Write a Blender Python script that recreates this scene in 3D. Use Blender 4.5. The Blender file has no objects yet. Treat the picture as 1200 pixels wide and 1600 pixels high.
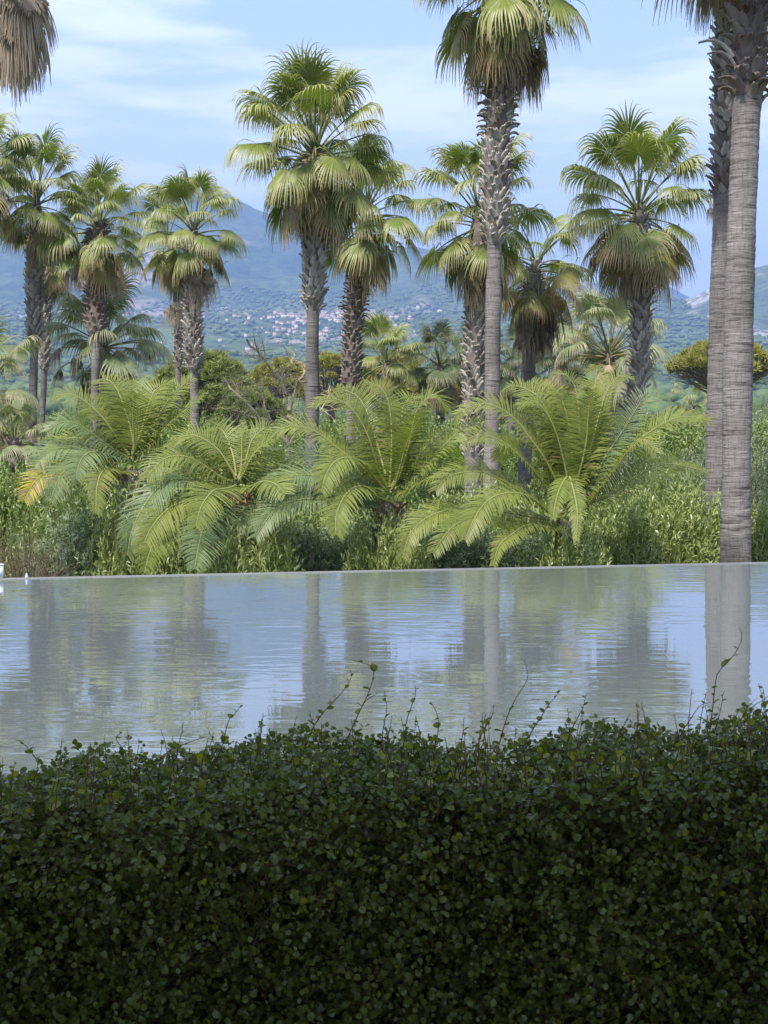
import bpy, math, random
import numpy as np
from mathutils import Vector, Matrix
R_ = math.radians
random.seed(7)
rng = np.random.default_rng(11)
scene = bpy.context.scene
COL = scene.collection

# ------------------------------------------------------------------ camera, sky, sun, exposure
EYE = 0.9                       # above the water
FLOOR = -0.75                   # terrace floor
F = 2400.0                      # focal length in photo pixels (photo 1200 x 1600)
HOR = 690.0                     # horizon row in the photo
PITCH = math.atan((800 - HOR) / F)
cam_d = bpy.data.cameras.new('camera'); cam = bpy.data.objects.new('camera', cam_d); COL.objects.link(cam)
cam_d.sensor_fit = 'AUTO'; cam_d.sensor_width = 36; cam_d.lens = F / 1600 * 36
cam_d.clip_start = 0.05; cam_d.clip_end = 60000
cam.location = (0, 0, EYE); cam.rotation_euler = (math.pi / 2 - PITCH, 0, 0)
scene.camera = cam

SUN_EL, SUN_AZ = 56.0, 212.0     # azimuth clockwise from +Y (behind and to the left)
world = bpy.data.worlds.new('World'); scene.world = world; world.use_nodes = True
SKY_STRENGTH = 0.12
sun_d = bpy.data.lights.new('sun', 'SUN'); sun = bpy.data.objects.new('sun', sun_d); COL.objects.link(sun)
sun_d.energy = 4.1; sun_d.angle = R_(4.0); sun_d.color = (1.0, 0.95, 0.87)
_s = Vector((math.sin(R_(SUN_AZ)) * math.cos(R_(SUN_EL)), math.cos(R_(SUN_AZ)) * math.cos(R_(SUN_EL)), math.sin(R_(SUN_EL))))
sun.rotation_euler = _s.to_track_quat('Z', 'Y').to_euler()
sun.location = (0, 0, 50)
scene.view_settings.view_transform = 'Standard'; scene.view_settings.look = 'None'
scene.view_settings.gamma = 1.0; scene.view_settings.use_curve_mapping = False
scene.view_settings.exposure = 1.05
scene.render.engine = 'CYCLES'
cy = scene.cycles
cy.use_denoising = True; cy.max_bounces = 8; cy.diffuse_bounces = 3; cy.glossy_bounces = 3
cy.transmission_bounces = 3; cy.volume_bounces = 0; cy.transparent_max_bounces = 8
cy.caustics_reflective = False; cy.caustics_refractive = False
HAZE_DENSITY = 1.6e-4
HAZE_COLOR = (0.29, 0.44, 0.92)


class NT:
    """short hand for building node trees"""
    def __init__(s, tree): s.t = tree; s.n = tree.nodes; s.l = tree.links
    def new(s, kind, **kw):
        nd = s.n.new(kind)
        for k, v in kw.items():
            if k.startswith('i_'): nd.inputs[k[2:].replace('_', ' ')].default_value = v
            else: setattr(nd, k, v)
        return nd
    def link(s, a, b): s.l.new(a, b)
    def val(s, sock, v):
        if hasattr(v, 'is_linked') or isinstance(v, bpy.types.NodeSocket): s.link(v, sock)
        else: sock.default_value = v
    def math(s, op, a, b=0.0, c=0.0, clamp=False):
        nd = s.n.new('ShaderNodeMath'); nd.operation = op; nd.use_clamp = clamp
        s.val(nd.inputs[0], a); s.val(nd.inputs[1], b); s.val(nd.inputs[2], c)
        return nd.outputs[0]
    def mix(s, fac, a, b, mode='MIX'):
        nd = s.n.new('ShaderNodeMix'); nd.data_type = 'RGBA'; nd.blend_type = mode
        s.val(nd.inputs[0], fac)
        for sock, v in ((nd.inputs[6], a), (nd.inputs[7], b)):
            if isinstance(v, tuple): sock.default_value = (*v[:3], 1)
            else: s.link(v, sock)
        return nd.outputs[2]
    def noise(s, vec, scale, detail=4, rough=0.55, dist=0.0):
        nd = s.n.new('ShaderNodeTexNoise'); nd.inputs['Scale'].default_value = scale
        nd.inputs['Detail'].default_value = detail; nd.inputs['Roughness'].default_value = rough
        nd.inputs['Distortion'].default_value = dist
        if vec is not None: s.link(vec, nd.inputs['Vector'])
        return nd.outputs[0]
    def ramp(s, fac, stops):
        nd = s.n.new('ShaderNodeValToRGB'); s.link(fac, nd.inputs[0]); cr = nd.color_ramp
        while len(cr.elements) < len(stops): cr.elements.new(0.5)
        for e, (p, c) in zip(cr.elements, stops):
            e.position = p; e.color = (*(c if isinstance(c, tuple) else (c, c, c)), 1)
        return nd.outputs[0]
    def mapping(s, vec, scale=(1, 1, 1), loc=(0, 0, 0)):
        nd = s.n.new('ShaderNodeMapping'); nd.inputs['Scale'].default_value = scale; nd.inputs['Location'].default_value = loc
        s.link(vec, nd.inputs['Vector']); return nd.outputs[0]


def build_world():
    g = NT(world.node_tree); g.n.clear()
    sky = g.new('ShaderNodeTexSky'); sky.sky_type = 'NISHITA'; sky.sun_disc = False
    sky.sun_elevation = R_(SUN_EL); sky.sun_rotation = R_(SUN_AZ); sky.air_density = 1.0; sky.dust_density = 0.6; sky.ozone_density = 1.6
    tc = g.new('ShaderNodeTexCoord'); d = tc.outputs['Generated']
    sep = g.new('ShaderNodeSeparateXYZ'); g.link(d, sep.inputs[0])
    # long thin veils of high cloud: noise on the direction, stretched sideways
    v1 = g.mapping(d, (1.3, 1.3, 9.5), (1.9, 0.35, 0.55))
    n1 = g.noise(v1, 2.1, 7, 0.52, 0.35)
    v2 = g.mapping(d, (5, 5, 30), (0.2, 1.35, 0.6))
    n2 = g.noise(v2, 2.2, 6, 0.6, 0.5)
    c = g.math('ADD', g.math('MULTIPLY', n1, 0.74), g.math('MULTIPLY', n2, 0.26))
    veil = g.ramp(c, [(0.455, 0.0), (0.515, 0.60), (0.57, 1.0)])
    z = sep.outputs[2]
    low = g.ramp(z, [(0.0, 1.0), (0.15, 0.75), (0.29, 0.25), (0.7, 0.22)])     # air is whiter towards the horizon
    base = g.mix(0.80, sky.outputs[0], g.mix(low, (2.1, 3.35, 5.9), (5.0, 5.9, 6.9)))
    f = g.math('MULTIPLY', veil, 0.90)
    f = g.math('MAXIMUM', f, g.math('MULTIPLY', low, 0.22))
    out = g.mix(f, base, (5.8, 6.3, 6.75))
    bg = g.new('ShaderNodeBackground'); g.link(out, bg.inputs[0]); bg.inputs[1].default_value = SKY_STRENGTH
    o = g.new('ShaderNodeOutputWorld'); g.link(bg.outputs[0], o.inputs[0])
build_world()

# ------------------------------------------------------------------ helpers
_cp, _sp = math.cos(PITCH), math.sin(PITCH)
def ray(px, py):
    x = (px - 600) / F; y = -(py - 800) / F
    return Vector((x, _cp + y * _sp, -_sp + y * _cp))
def at(px, py, Y):
    """the point seen at photo pixel (px, py) at the distance Y in front of the camera"""
    r = ray(px, py); return Vector((0, 0, EYE)) + r * (Y / r.y)

def mesh(name, V, Qs=None, Ts=None, attr=None, mats=(), smooth=True, midx=None):
    V = np.asarray(V, dtype=np.float32).reshape(-1, 3)
    Qs = np.asarray(Qs if Qs is not None else [], dtype=np.int32).reshape(-1, 4)
    Ts = np.asarray(Ts if Ts is not None else [], dtype=np.int32).reshape(-1, 3)
    me = bpy.data.meshes.new(name)
    me.vertices.add(len(V)); me.vertices.foreach_set('co', V.ravel())
    nl = Qs.size + Ts.size
    me.loops.add(nl); me.loops.foreach_set('vertex_index', np.concatenate([Qs.ravel(), Ts.ravel()]).astype(np.int32))
    np_ = len(Qs) + len(Ts)
    me.polygons.add(np_)
    st = np.concatenate([np.arange(len(Qs)) * 4, Qs.size + np.arange(len(Ts)) * 3]).astype(np.int32)
    me.polygons.foreach_set('loop_start', st)
    if smooth: me.polygons.foreach_set('use_smooth', np.ones(np_, dtype=bool))
    if midx is not None: me.polygons.foreach_set('material_index', np.asarray(midx, dtype=np.int32))
    me.update(calc_edges=True)
    if attr is not None:
        a = me.attributes.new('ld', 'FLOAT_COLOR', 'POINT')
        A = np.ones((len(V), 4), dtype=np.float32); A[:, :3] = np.asarray(attr, dtype=np.float32).reshape(-1, 3)
        a.data.foreach_set('color', A.ravel())
    for m in mats: me.materials.append(m)
    return me

def ob(name, me, parent=None, loc=(0, 0, 0), rot=(0, 0, 0), scale=1.0, kind=None):
    o = bpy.data.objects.new(name, me); COL.objects.link(o)
    o.location = loc; o.rotation_euler = rot
    o.scale = (scale,) * 3 if isinstance(scale, (int, float)) else scale
    if parent is not None: o.parent = parent
    if kind: o['kind'] = kind
    return o
def thing(name, label, cat, loc=(0, 0, 0), group=None):
    o = bpy.data.objects.new(name, None); COL.objects.link(o); o.location = loc
    o.empty_display_size = 0.3
    o['label'] = label; o['category'] = cat
    if group: o['group'] = group
    return o
def tag(o, label, cat, group=None):
    o['label'] = label; o['category'] = cat
    if group: o['group'] = group
    return o

class Buf:
    """collects vertices, quads, triangles and per-vertex data"""
    def __init__(s): s.V = []; s.Q = []; s.T = []; s.A = []; s.n = 0
    def add(s, V, Q=(), T=(), A=(0, 0.5, 0)):
        V = np.asarray(V, dtype=float).reshape(-1, 3)
        if len(Q): s.Q.append(np.asarray(Q, dtype=int).reshape(-1, 4) + s.n)
        if len(T): s.T.append(np.asarray(T, dtype=int).reshape(-1, 3) + s.n)
        A = np.asarray(A, dtype=float)
        if A.ndim == 1: A = np.tile(A, (len(V), 1))
        s.V.append(V); s.A.append(A); s.n += len(V)
    def tube(s, pts, rad, n=6, A=(0, 0.5, 1), cap=True):
        pts = np.asarray(pts, dtype=float); m = len(pts); rad = np.broadcast_to(np.asarray(rad, dtype=float), (m,))
        t = np.gradient(pts, axis=0); t /= np.linalg.norm(t, axis=1)[:, None] + 1e-12
        ref = np.array([0, 0, 1.0]) if abs(t[0][2]) < 0.9 else np.array([1.0, 0, 0])
        u = np.cross(t, ref); u /= np.linalg.norm(u, axis=1)[:, None] + 1e-12
        w = np.cross(u, t)
        a = np.linspace(0, 2 * math.pi, n, endpoint=False)
        V = pts[:, None] + rad[:, None, None] * (np.cos(a)[None, :, None] * u[:, None] + np.sin(a)[None, :, None] * w[:, None])
        V = V.reshape(-1, 3)
        i = np.arange(m - 1)[:, None] * n; j = np.arange(n)[None]; k = (j + 1) % n
        Q = np.stack([i + j, i + k, i + n + k, i + n + j], -1).reshape(-1, 4)
        s.add(V, Q, A=A)
    def mesh(s, name, mats, smooth=True):
        return mesh(name, np.concatenate(s.V), np.concatenate(s.Q) if s.Q else None, np.concatenate(s.T) if s.T else None,
                    np.concatenate(s.A), mats, smooth)

def unit(v): return v / (np.linalg.norm(v, axis=-1, keepdims=True) + 1e-12)
def catmull(P, n):
    P = np.asarray(P, dtype=float); P = np.vstack([2 * P[0] - P[1], P, 2 * P[-1] - P[-2]])
    out = []; segs = len(P) - 3
    for u in np.linspace(0, segs - 1e-6, n):
        i = int(u); f = u - i; a, b, c, d = P[i:i + 4]
        out.append(0.5 * (2 * b + (c - a) * f + (2 * a - 5 * b + 4 * c - d) * f * f + (3 * b - a - 3 * c + d) * f ** 3))
    out = np.array(out)
    L = np.concatenate([[0], np.cumsum(np.linalg.norm(np.diff(out, axis=0), axis=1))])
    s = np.linspace(0, L[-1], n)
    return np.stack([np.interp(s, L, out[:, k]) for k in range(3)], 1), L[-1]

def _hash(ix, iy, seed):
    h = (ix * 374761393 + iy * 668265263 + seed * 144665) & 0x7fffffff
    h = ((h ^ (h >> 13)) * 1274126177) & 0x7fffffff
    return ((h ^ (h >> 16)) & 0xffff) / 65535.0
def vnoise(x, y, seed=0):
    x = np.asarray(x, dtype=float); y = np.asarray(y, dtype=float)
    ix = np.floor(x).astype(np.int64); iy = np.floor(y).astype(np.int64); fx = x - ix; fy = y - iy
    fx = fx * fx * (3 - 2 * fx); fy = fy * fy * (3 - 2 * fy)
    a = _hash(ix, iy, seed); b = _hash(ix + 1, iy, seed); c = _hash(ix, iy + 1, seed); d = _hash(ix + 1, iy + 1, seed)
    return a + (b - a) * fx + (c - a) * fy + (a - b - c + d) * fx * fy
def fbm(x, y, oct=5, seed=0, ridged=False):
    s = 0; amp = 0.5; tot = 0
    for k in range(oct):
        v = vnoise(x * 2 ** k, y * 2 ** k, seed + k * 17)
        if ridged: v = 1 - abs(2 * v - 1)
        s = s + v * amp; tot += amp; amp *= 0.5
    return s / tot

# ------------------------------------------------------------------ materials
def new_mat(name):
    m = bpy.data.materials.new(name); m.use_nodes = True; g = NT(m.node_tree); g.n.clear()
    out = g.new('ShaderNodeOutputMaterial'); return m, g, out
def leaf_mat(name, a, b, tip, stalk, rough=0.42, trans=0.3, tip_at=0.62, spec=0.5, back=None, dry=(0.30, 0.21, 0.11)):
    """leaf: attribute ld.r runs along the leaf, .g is random per leaflet, .b picks the stalk colour (1) or dryness (0.5)"""
    m, g, out = new_mat(name)
    at_ = g.new('ShaderNodeAttribute', attribute_name='ld'); sp = g.new('ShaderNodeSeparateColor'); g.link(at_.outputs['Color'], sp.inputs[0])
    oi = g.new('ShaderNodeObjectInfo'); geo = g.new('ShaderNodeNewGeometry')
    r, gg, bb = sp.outputs[0], sp.outputs[1], sp.outputs[2]
    mixf = g.math('ADD', g.math('MULTIPLY', gg, 0.6), g.math('MULTIPLY', oi.outputs['Random'], 0.4))
    c = g.mix(mixf, a, b)
    nz = g.noise(g.new('ShaderNodeTexCoord').outputs['Object'], 1.7, 3)
    c = g.mix(g.ramp(nz, [(0.35, 0.0), (0.7, 0.55)]), c, tuple(0.5 * (x + y) * 0.85 for x, y in zip(a, b)))
    tf = g.ramp(r, [(tip_at, 0.0), (min(tip_at + 0.3, 0.99), 0.8), (1.0, 1.0)])
    c = g.mix(tf, c, tip)
    dryf = g.math('MULTIPLY', g.math('LESS_THAN', g.math('ABSOLUTE', g.math('SUBTRACT', bb, 0.5)), 0.2), 0.85)
    c = g.mix(dryf, c, dry)
    c = g.mix(g.math('GREATER_THAN', bb, 0.8), c, stalk)
    if back is not None: c = g.mix(g.math('MULTIPLY', geo.outputs['Backfacing'], 0.7), c, back)
    p = g.new('ShaderNodeBsdfPrincipled'); g.link(c, p.inputs['Base Color']); p.inputs['Roughness'].default_value = rough
    p.inputs['Specular IOR Level'].default_value = spec
    t = g.new('ShaderNodeBsdfTranslucent')
    tc = g.mix(1.0, c, (1.0, 1.15, 0.45), 'MULTIPLY'); g.link(tc, t.inputs[0])
    mx = g.new('ShaderNodeMixShader'); mx.inputs[0].default_value = trans
    g.link(p.outputs[0], mx.inputs[1]); g.link(t.outputs[0], mx.inputs[2]); g.link(mx.outputs[0], out.inputs[0])
    return m
M = {}
M['fan'] = leaf_mat('fan_leaf', (0.12, 0.17, 0.032), (0.26, 0.29, 0.06), (0.48, 0.45, 0.22), (0.22, 0.24, 0.07), 0.40, 0.34, 0.40, 0.5)
M['fan_pale'] = leaf_mat('fan_leaf_pale', (0.15, 0.20, 0.085), (0.27, 0.30, 0.15), (0.50, 0.44, 0.27), (0.28, 0.27, 0.12), 0.45, 0.3, 0.48)
M['fan_dark'] = leaf_mat('fan_leaf_dark', (0.06, 0.09, 0.03), (0.11, 0.14, 0.045), (0.30, 0.28, 0.15), (0.15, 0.16, 0.06), 0.42, 0.28, 0.5)
M['fan_old'] = leaf_mat('fan_leaf_yellowing', (0.15, 0.17, 0.035), (0.30, 0.26, 0.06), (0.42, 0.30, 0.16), (0.30, 0.25, 0.09), 0.5, 0.3, 0.34)
M['fan_dead'] = leaf_mat('fan_leaf_dead', (0.27, 0.205, 0.155), (0.40, 0.32, 0.24), (0.40, 0.33, 0.25), (0.27, 0.20, 0.14), 0.75, 0.15, 0.5, 0.2)
M['fan_tan'] = leaf_mat('fan_leaf_tan', (0.30, 0.21, 0.12), (0.44, 0.35, 0.21), (0.50, 0.42, 0.29), (0.38, 0.28, 0.14), 0.7, 0.2, 0.5, 0.2)
M['date'] = leaf_mat('date_leaf', (0.135, 0.175, 0.033), (0.27, 0.285, 0.065), (0.34, 0.36, 0.12), (0.36, 0.37, 0.13), 0.46, 0.36, 0.78, 0.35)
M['date_blue'] = leaf_mat('date_leaf_bluish', (0.12, 0.175, 0.075), (0.22, 0.275, 0.115), (0.28, 0.32, 0.14), (0.28, 0.32, 0.12), 0.46, 0.3, 0.8, 0.35)
M['date_yellow'] = leaf_mat('date_leaf_yellow', (0.40, 0.33, 0.03), (0.55, 0.45, 0.05), (0.60, 0.48, 0.12), (0.45, 0.40, 0.12), 0.4, 0.3, 0.8)
M['oleander'] = leaf_mat('oleander_leaf', (0.15, 0.20, 0.055), (0.32, 0.36, 0.11), (0.24, 0.30, 0.10), (0.19, 0.16, 0.09), 0.38, 0.25, 0.6, 0.55)
M['willowy'] = leaf_mat('willowy_leaf', (0.125, 0.185, 0.09), (0.24, 0.31, 0.15), (0.16, 0.22, 0.09), (0.17, 0.14, 0.09), 0.45, 0.25, 0.6)
M['brownish'] = leaf_mat('brownish_leaf', (0.13, 0.125, 0.06), (0.20, 0.18, 0.09), (0.22, 0.20, 0.11), (0.22, 0.16, 0.11), 0.5, 0.2, 0.6)
M['bush'] = leaf_mat('bush_leaf', (0.12, 0.18, 0.04), (0.24, 0.30, 0.07), (0.24, 0.30, 0.08), (0.15, 0.13, 0.07), 0.42, 0.28, 0.6)
M['olive'] = leaf_mat('olive_leaf', (0.14, 0.185, 0.085), (0.23, 0.27, 0.14), (0.27, 0.31, 0.17), (0.2, 0.17, 0.12), 0.45, 0.22, 0.6)
M['pine'] = leaf_mat('pine_needles', (0.15, 0.19, 0.045), (0.26, 0.29, 0.07), (0.34, 0.34, 0.10), (0.16, 0.13, 0.10), 0.55, 0.2, 0.55)
M['pine_gold'] = leaf_mat('pine_needles_golden', (0.22, 0.22, 0.045), (0.36, 0.33, 0.07), (0.42, 0.38, 0.11), (0.17, 0.14, 0.12), 0.55, 0.22, 0.55)
M['hedge'] = leaf_mat('hedge_leaf', (0.055, 0.074, 0.006), (0.34, 0.36, 0.016), (0.13, 0.17, 0.04), (0.10, 0.05, 0.035), 0.27, 0.40, 0.9, 0.45, back=(0.12, 0.16, 0.04))
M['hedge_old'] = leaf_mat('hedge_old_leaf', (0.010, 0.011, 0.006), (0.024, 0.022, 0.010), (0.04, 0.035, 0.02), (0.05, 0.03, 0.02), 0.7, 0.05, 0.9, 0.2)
M['wood'] = leaf_mat('woodland_leaf', (0.045, 0.085, 0.022), (0.11, 0.16, 0.04), (0.13, 0.17, 0.05), (0.1, 0.1, 0.05), 0.7, 0.1, 0.5)

def bark_mat(name, a, b, crack, ring=26.0, bump=0.5, rough=0.85, spots=None):
    m, g, out = new_mat(name)
    tc = g.new('ShaderNodeTexCoord').outputs['Object']
    v = g.mapping(tc, (2.2, 2.2, ring)); n1 = g.noise(v, 1.0, 5, 0.62, 0.4)
    v3 = g.mapping(tc, (30, 30, 4)); n3 = g.noise(v3, 1.0, 3, 0.6)
    n2 = g.noise(tc, 1.3, 4)
    c = g.mix(g.ramp(n2, [(0.3, 0.0), (0.7, 1.0)]), a, b)
    c = g.mix(g.ramp(n1, [(0.30, 0.9), (0.46, 0.0)]), c, crack)
    c = g.mix(g.ramp(n1, [(0.62, 0.0), (0.74, 0.55)]), c, tuple(min(1, x * 1.75) for x in b))
    c = g.mix(g.ramp(n3, [(0.35, 0.35), (0.5, 0.0)]), c, crack)
    oi = g.new('ShaderNodeObjectInfo')
    hs = g.new('ShaderNodeHueSaturation'); g.link(c, hs.inputs['Color'])
    g.link(g.math('ADD', 0.78, g.math('MULTIPLY', oi.outputs['Random'], 0.44)), hs.inputs['Value'])
    p = g.new('ShaderNodeBsdfPrincipled'); g.link(hs.outputs[0], p.inputs['Base Color']); p.inputs['Roughness'].default_value = rough
    p.inputs['Specular IOR Level'].default_value = 0.2
    bp = g.new('ShaderNodeBump'); bp.inputs['Strength'].default_value = bump; bp.inputs['Distance'].default_value = 0.03
    g.link(g.math('ADD', n1, g.math('MULTIPLY', n3, 0.5)), bp.inputs['Height']); g.link(bp.outputs[0], p.inputs['Normal'])
    g.link(p.outputs[0], out.inputs[0]); return m
M['trunk'] = bark_mat('palm_trunk_bark', (0.145, 0.125, 0.115), (0.28, 0.255, 0.24), (0.05, 0.042, 0.038), 19, 1.0)
M['trunk_dark'] = bark_mat('palm_trunk_core', (0.13, 0.105, 0.09), (0.20, 0.17, 0.145), (0.04, 0.03, 0.025), 10)
M['boot'] = bark_mat('leaf_base_grey', (0.27, 0.24, 0.21), (0.48, 0.45, 0.40), (0.10, 0.08, 0.07), 6, 0.6)
M['boot_dark'] = bark_mat('leaf_base_dark', (0.14, 0.11, 0.095), (0.30, 0.26, 0.22), (0.06, 0.04, 0.035), 6, 0.3)
M['boot_red'] = bark_mat('leaf_base_reddish', (0.13, 0.075, 0.06), (0.22, 0.145, 0.12), (0.06, 0.035, 0.03), 6, 0.3)
M['bark_pale'] = bark_mat('bare_tree_bark', (0.42, 0.35, 0.20), (0.56, 0.49, 0.33), (0.24, 0.18, 0.10), 3, 0.3)
M['twig'] = bark_mat('grey_twigs', (0.26, 0.22, 0.19), (0.38, 0.33, 0.29), (0.12, 0.10, 0.09), 3, 0.2)
M['bare'] = bark_mat('bare_stems', (0.15, 0.11, 0.085), (0.25, 0.20, 0.16), (0.08, 0.06, 0.05), 3, 0.2)
M['pine_bark'] = bark_mat('pine_bark', (0.16, 0.12, 0.10), (0.26, 0.20, 0.17), (0.07, 0.05, 0.04), 3, 0.4)
M['hedge_twig'] = bark_mat('hedge_twigs', (0.075, 0.045, 0.035), (0.13, 0.085, 0.06), (0.04, 0.02, 0.018), 8, 0.1)

def terrain_mat(name, cols, scale=1.0, rock=None):
    m, g, out = new_mat(name)
    tc = g.new('ShaderNodeTexCoord').outputs['Object']
    n1 = g.noise(tc, 0.004 * scale, 6, 0.6); n2 = g.noise(tc, 0.03 * scale, 5, 0.65); n3 = g.noise(tc, 0.0016 * scale, 3, 0.5)
    c = g.mix(g.ramp(n1, [(0.38, 0.0), (0.6, 1.0)]), cols[0], cols[1])
    c = g.mix(g.ramp(n2, [(0.42, 0.0), (0.56, 1.0)]), g.mix(1.0, c, (0.55, 0.6, 0.55), 'MULTIPLY'), c)
    if rock: c = g.mix(g.math('MULTIPLY', g.ramp(n3, [(rock[1], 0.0), (rock[1] + 0.08, 1.0)]), g.ramp(n2, [(0.40, 0.0), (0.52, 0.9)])), c, rock[0])
    p = g.new('ShaderNodeBsdfPrincipled'); g.link(c, p.inputs['Base Color']); p.inputs['Roughness'].default_value = 0.95
    p.inputs['Specular IOR Level'].default_value = 0.1
    bp = g.new('ShaderNodeBump'); bp.inputs['Strength'].default_value = 0.9; bp.inputs['Distance'].default_value = 12.0
    g.link(n2, bp.inputs['Height']); g.link(bp.outputs[0], p.inputs['Normal'])
    g.link(p.outputs[0], out.inputs[0]); return m
M['hill'] = terrain_mat('hill_scrub', ((0.05, 0.085, 0.03), (0.11, 0.145, 0.05)), 1.0, ((0.33, 0.26, 0.22), 0.585))
M['rocky'] = terrain_mat('rocky_hill_scrub', ((0.06, 0.09, 0.035), (0.12, 0.15, 0.06)), 1.3, ((0.42, 0.38, 0.34), 0.47))

def simple_mat(name, a, b, scale=4, rough=0.7, bump=0.1, spec=0.4):
    m, g, out = new_mat(name)
    tc = g.new('ShaderNodeTexCoord').outputs['Object']; n = g.noise(tc, scale, 5, 0.6)
    p = g.new('ShaderNodeBsdfPrincipled'); g.link(g.mix(n, a, b), p.inputs['Base Color']); p.inputs['Roughness'].default_value = rough
    p.inputs['Specular IOR Level'].default_value = spec
    bp = g.new('ShaderNodeBump'); bp.inputs['Strength'].default_value = bump; g.link(n, bp.inputs['Height']); g.link(bp.outputs[0], p.inputs['Normal'])
    g.link(p.outputs[0], out.inputs[0]); return m
M['ground'] = simple_mat('scrubby_ground', (0.10, 0.085, 0.05), (0.09, 0.12, 0.04), 1.5, 0.95, 0.5, 0.1)
M['stone'] = simple_mat('pale_pool_stone', (0.42, 0.41, 0.38), (0.55, 0.54, 0.51), 6, 0.5)
M['rim'] = simple_mat('wet_rim_stone', (0.10, 0.105, 0.10), (0.22, 0.22, 0.21), 3, 0.4)
M['soil'] = simple_mat('planter_soil', (0.025, 0.018, 0.012), (0.05, 0.035, 0.022), 20, 0.95)
M['white'] = simple_mat('white_paint', (0.76, 0.77, 0.78), (0.84, 0.84, 0.84), 6, 0.5)
M['plaster'] = simple_mat('cream_plaster', (0.55, 0.50, 0.42), (0.62, 0.58, 0.50), 2, 0.8)
M['timber'] = simple_mat('brown_timber', (0.12, 0.08, 0.05), (0.20, 0.13, 0.08), 5, 0.6)
M['house_wall'] = simple_mat('house_wall', (0.55, 0.47, 0.39), (0.68, 0.63, 0.57), 0.2, 0.8)
M['house_wall_pink'] = simple_mat('house_wall_pink', (0.50, 0.34, 0.27), (0.62, 0.48, 0.39), 0.2, 0.8)
M['roof_tile'] = simple_mat('roof_tile', (0.34, 0.17, 0.11), (0.44, 0.26, 0.18), 0.5, 0.8)
M['dark_glass'] = simple_mat('dark_window', (0.04, 0.045, 0.05), (0.06, 0.065, 0.07), 1, 0.2)
M['blue'] = simple_mat('pale_blue_plastic', (0.35, 0.42, 0.50), (0.40, 0.48, 0.56), 3, 0.4)

def water_mat():
    m, g, out = new_mat('pool_water')
    tc = g.new('ShaderNodeTexCoord').outputs['Object']
    va = g.mapping(tc, (0.55, 1.35, 1.0)); n1 = g.noise(va, 7.5, 1.6, 0.45, 0.5)
    vb = g.mapping(tc, (0.5, 1.35, 1.0), (3, 8, 0)); n2 = g.noise(vb, 19.0, 1.0, 0.4, 0.3)
    big = g.noise(g.mapping(tc, (0.5, 1.0, 1), (4.2, 1.2, 0)), 0.85, 3, 0.5)
    amp = g.ramp(big, [(0.38, 0.25), (0.60, 1.0)])
    h = g.math('ADD', g.math('MULTIPLY', n1, 0.85), g.math('MULTIPLY', n2, 0.24))
    h = g.math('MULTIPLY', h, amp)
    bp = g.new('ShaderNodeBump'); bp.inputs['Strength'].default_value = 1.0; bp.inputs['Distance'].default_value = 0.0020
    g.link(h, bp.inputs['Height'])
    p = g.new('ShaderNodeBsdfPrincipled'); p.inputs['Base Color'].default_value = (0.115, 0.135, 0.135, 1)
    p.inputs['Roughness'].default_value = 0.012; p.inputs['IOR'].default_value = 1.65
    g.link(bp.outputs[0], p.inputs['Normal']); g.link(p.outputs[0], out.inputs[0]); return m
M['water'] = water_mat()

# ------------------------------------------------------------------ ground, pool
def box_buf(b, x0, x1, y0, y1, z0, z1, A=(0, .5, 0)):
    V = [(x, y, z) for z in (z0, z1) for y in (y0, y1) for x in (x0, x1)]
    b.add(V, [(0, 2, 3, 1), (4, 5, 7, 6), (0, 1, 5, 4), (2, 6, 7, 3), (0, 4, 6, 2), (1, 3, 7, 5)], A=A)
def poly_slab(b, pts, z0, z1):
    n = len(pts); V = [(x, y, z0) for x, y in pts] + [(x, y, z1) for x, y in pts]
    Q = [(i, (i + 1) % n, n + (i + 1) % n, n + i) for i in range(n)]
    if n == 4: Q += [(3, 2, 1, 0), (4, 5, 6, 7)]
    b.add(V, Q)
GZ = -2.0
nn = 41
gx = np.concatenate([-np.geomspace(6500, 2, 20), [0], np.geomspace(2, 6500, 20)])
XX, YY = np.meshgrid(gx, gx)
GV = np.stack([XX, YY, np.full_like(XX, GZ)], -1).reshape(-1, 3)
i, j = np.meshgrid(np.arange(40), np.arange(40)); i = i.ravel(); j = j.ravel()
GQ = np.stack([j * 41 + i, j * 41 + i + 1, (j + 1) * 41 + i + 1, (j + 1) * 41 + i], 1)
ob('ground', mesh('ground', GV, GQ, mats=(M['ground'],)), kind='structure')

def water_pt(px, py):
    r = ray(px, py); t = EYE / -r.z; return r.x * t, r.y * t
eL = np.array(water_pt(0, 905.5)); eR = np.array(water_pt(1200, 880))
ed = (eR - eL) / np.linalg.norm(eR - eL); en = np.array([-ed[1], ed[0]])
E0 = eL - ed * 26; E1 = eR + ed * 26
b = Buf(); V = [(E0[0], 3.86, 0), (E1[0], 3.86, 0), (E1[0], E1[1], 0), (E0[0], E0[1], 0)]
ob('water', mesh('water', V, [(0, 1, 2, 3)], mats=(M['water'],)), kind='structure')
b = Buf()
p = [E0 + en * 0.004, E1 + en * 0.004, E1 + en * 0.05, E0 + en * 0.05]
poly_slab(b, [tuple(q) for q in p], GZ - 0.2, 0.006)
rim = ob('pool_rim_wall', b.mesh('pool_rim_wall', (M['rim'],), False)); tag(rim, 'thin pale stone rim along the far edge of the pool', 'pool edge')
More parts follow.
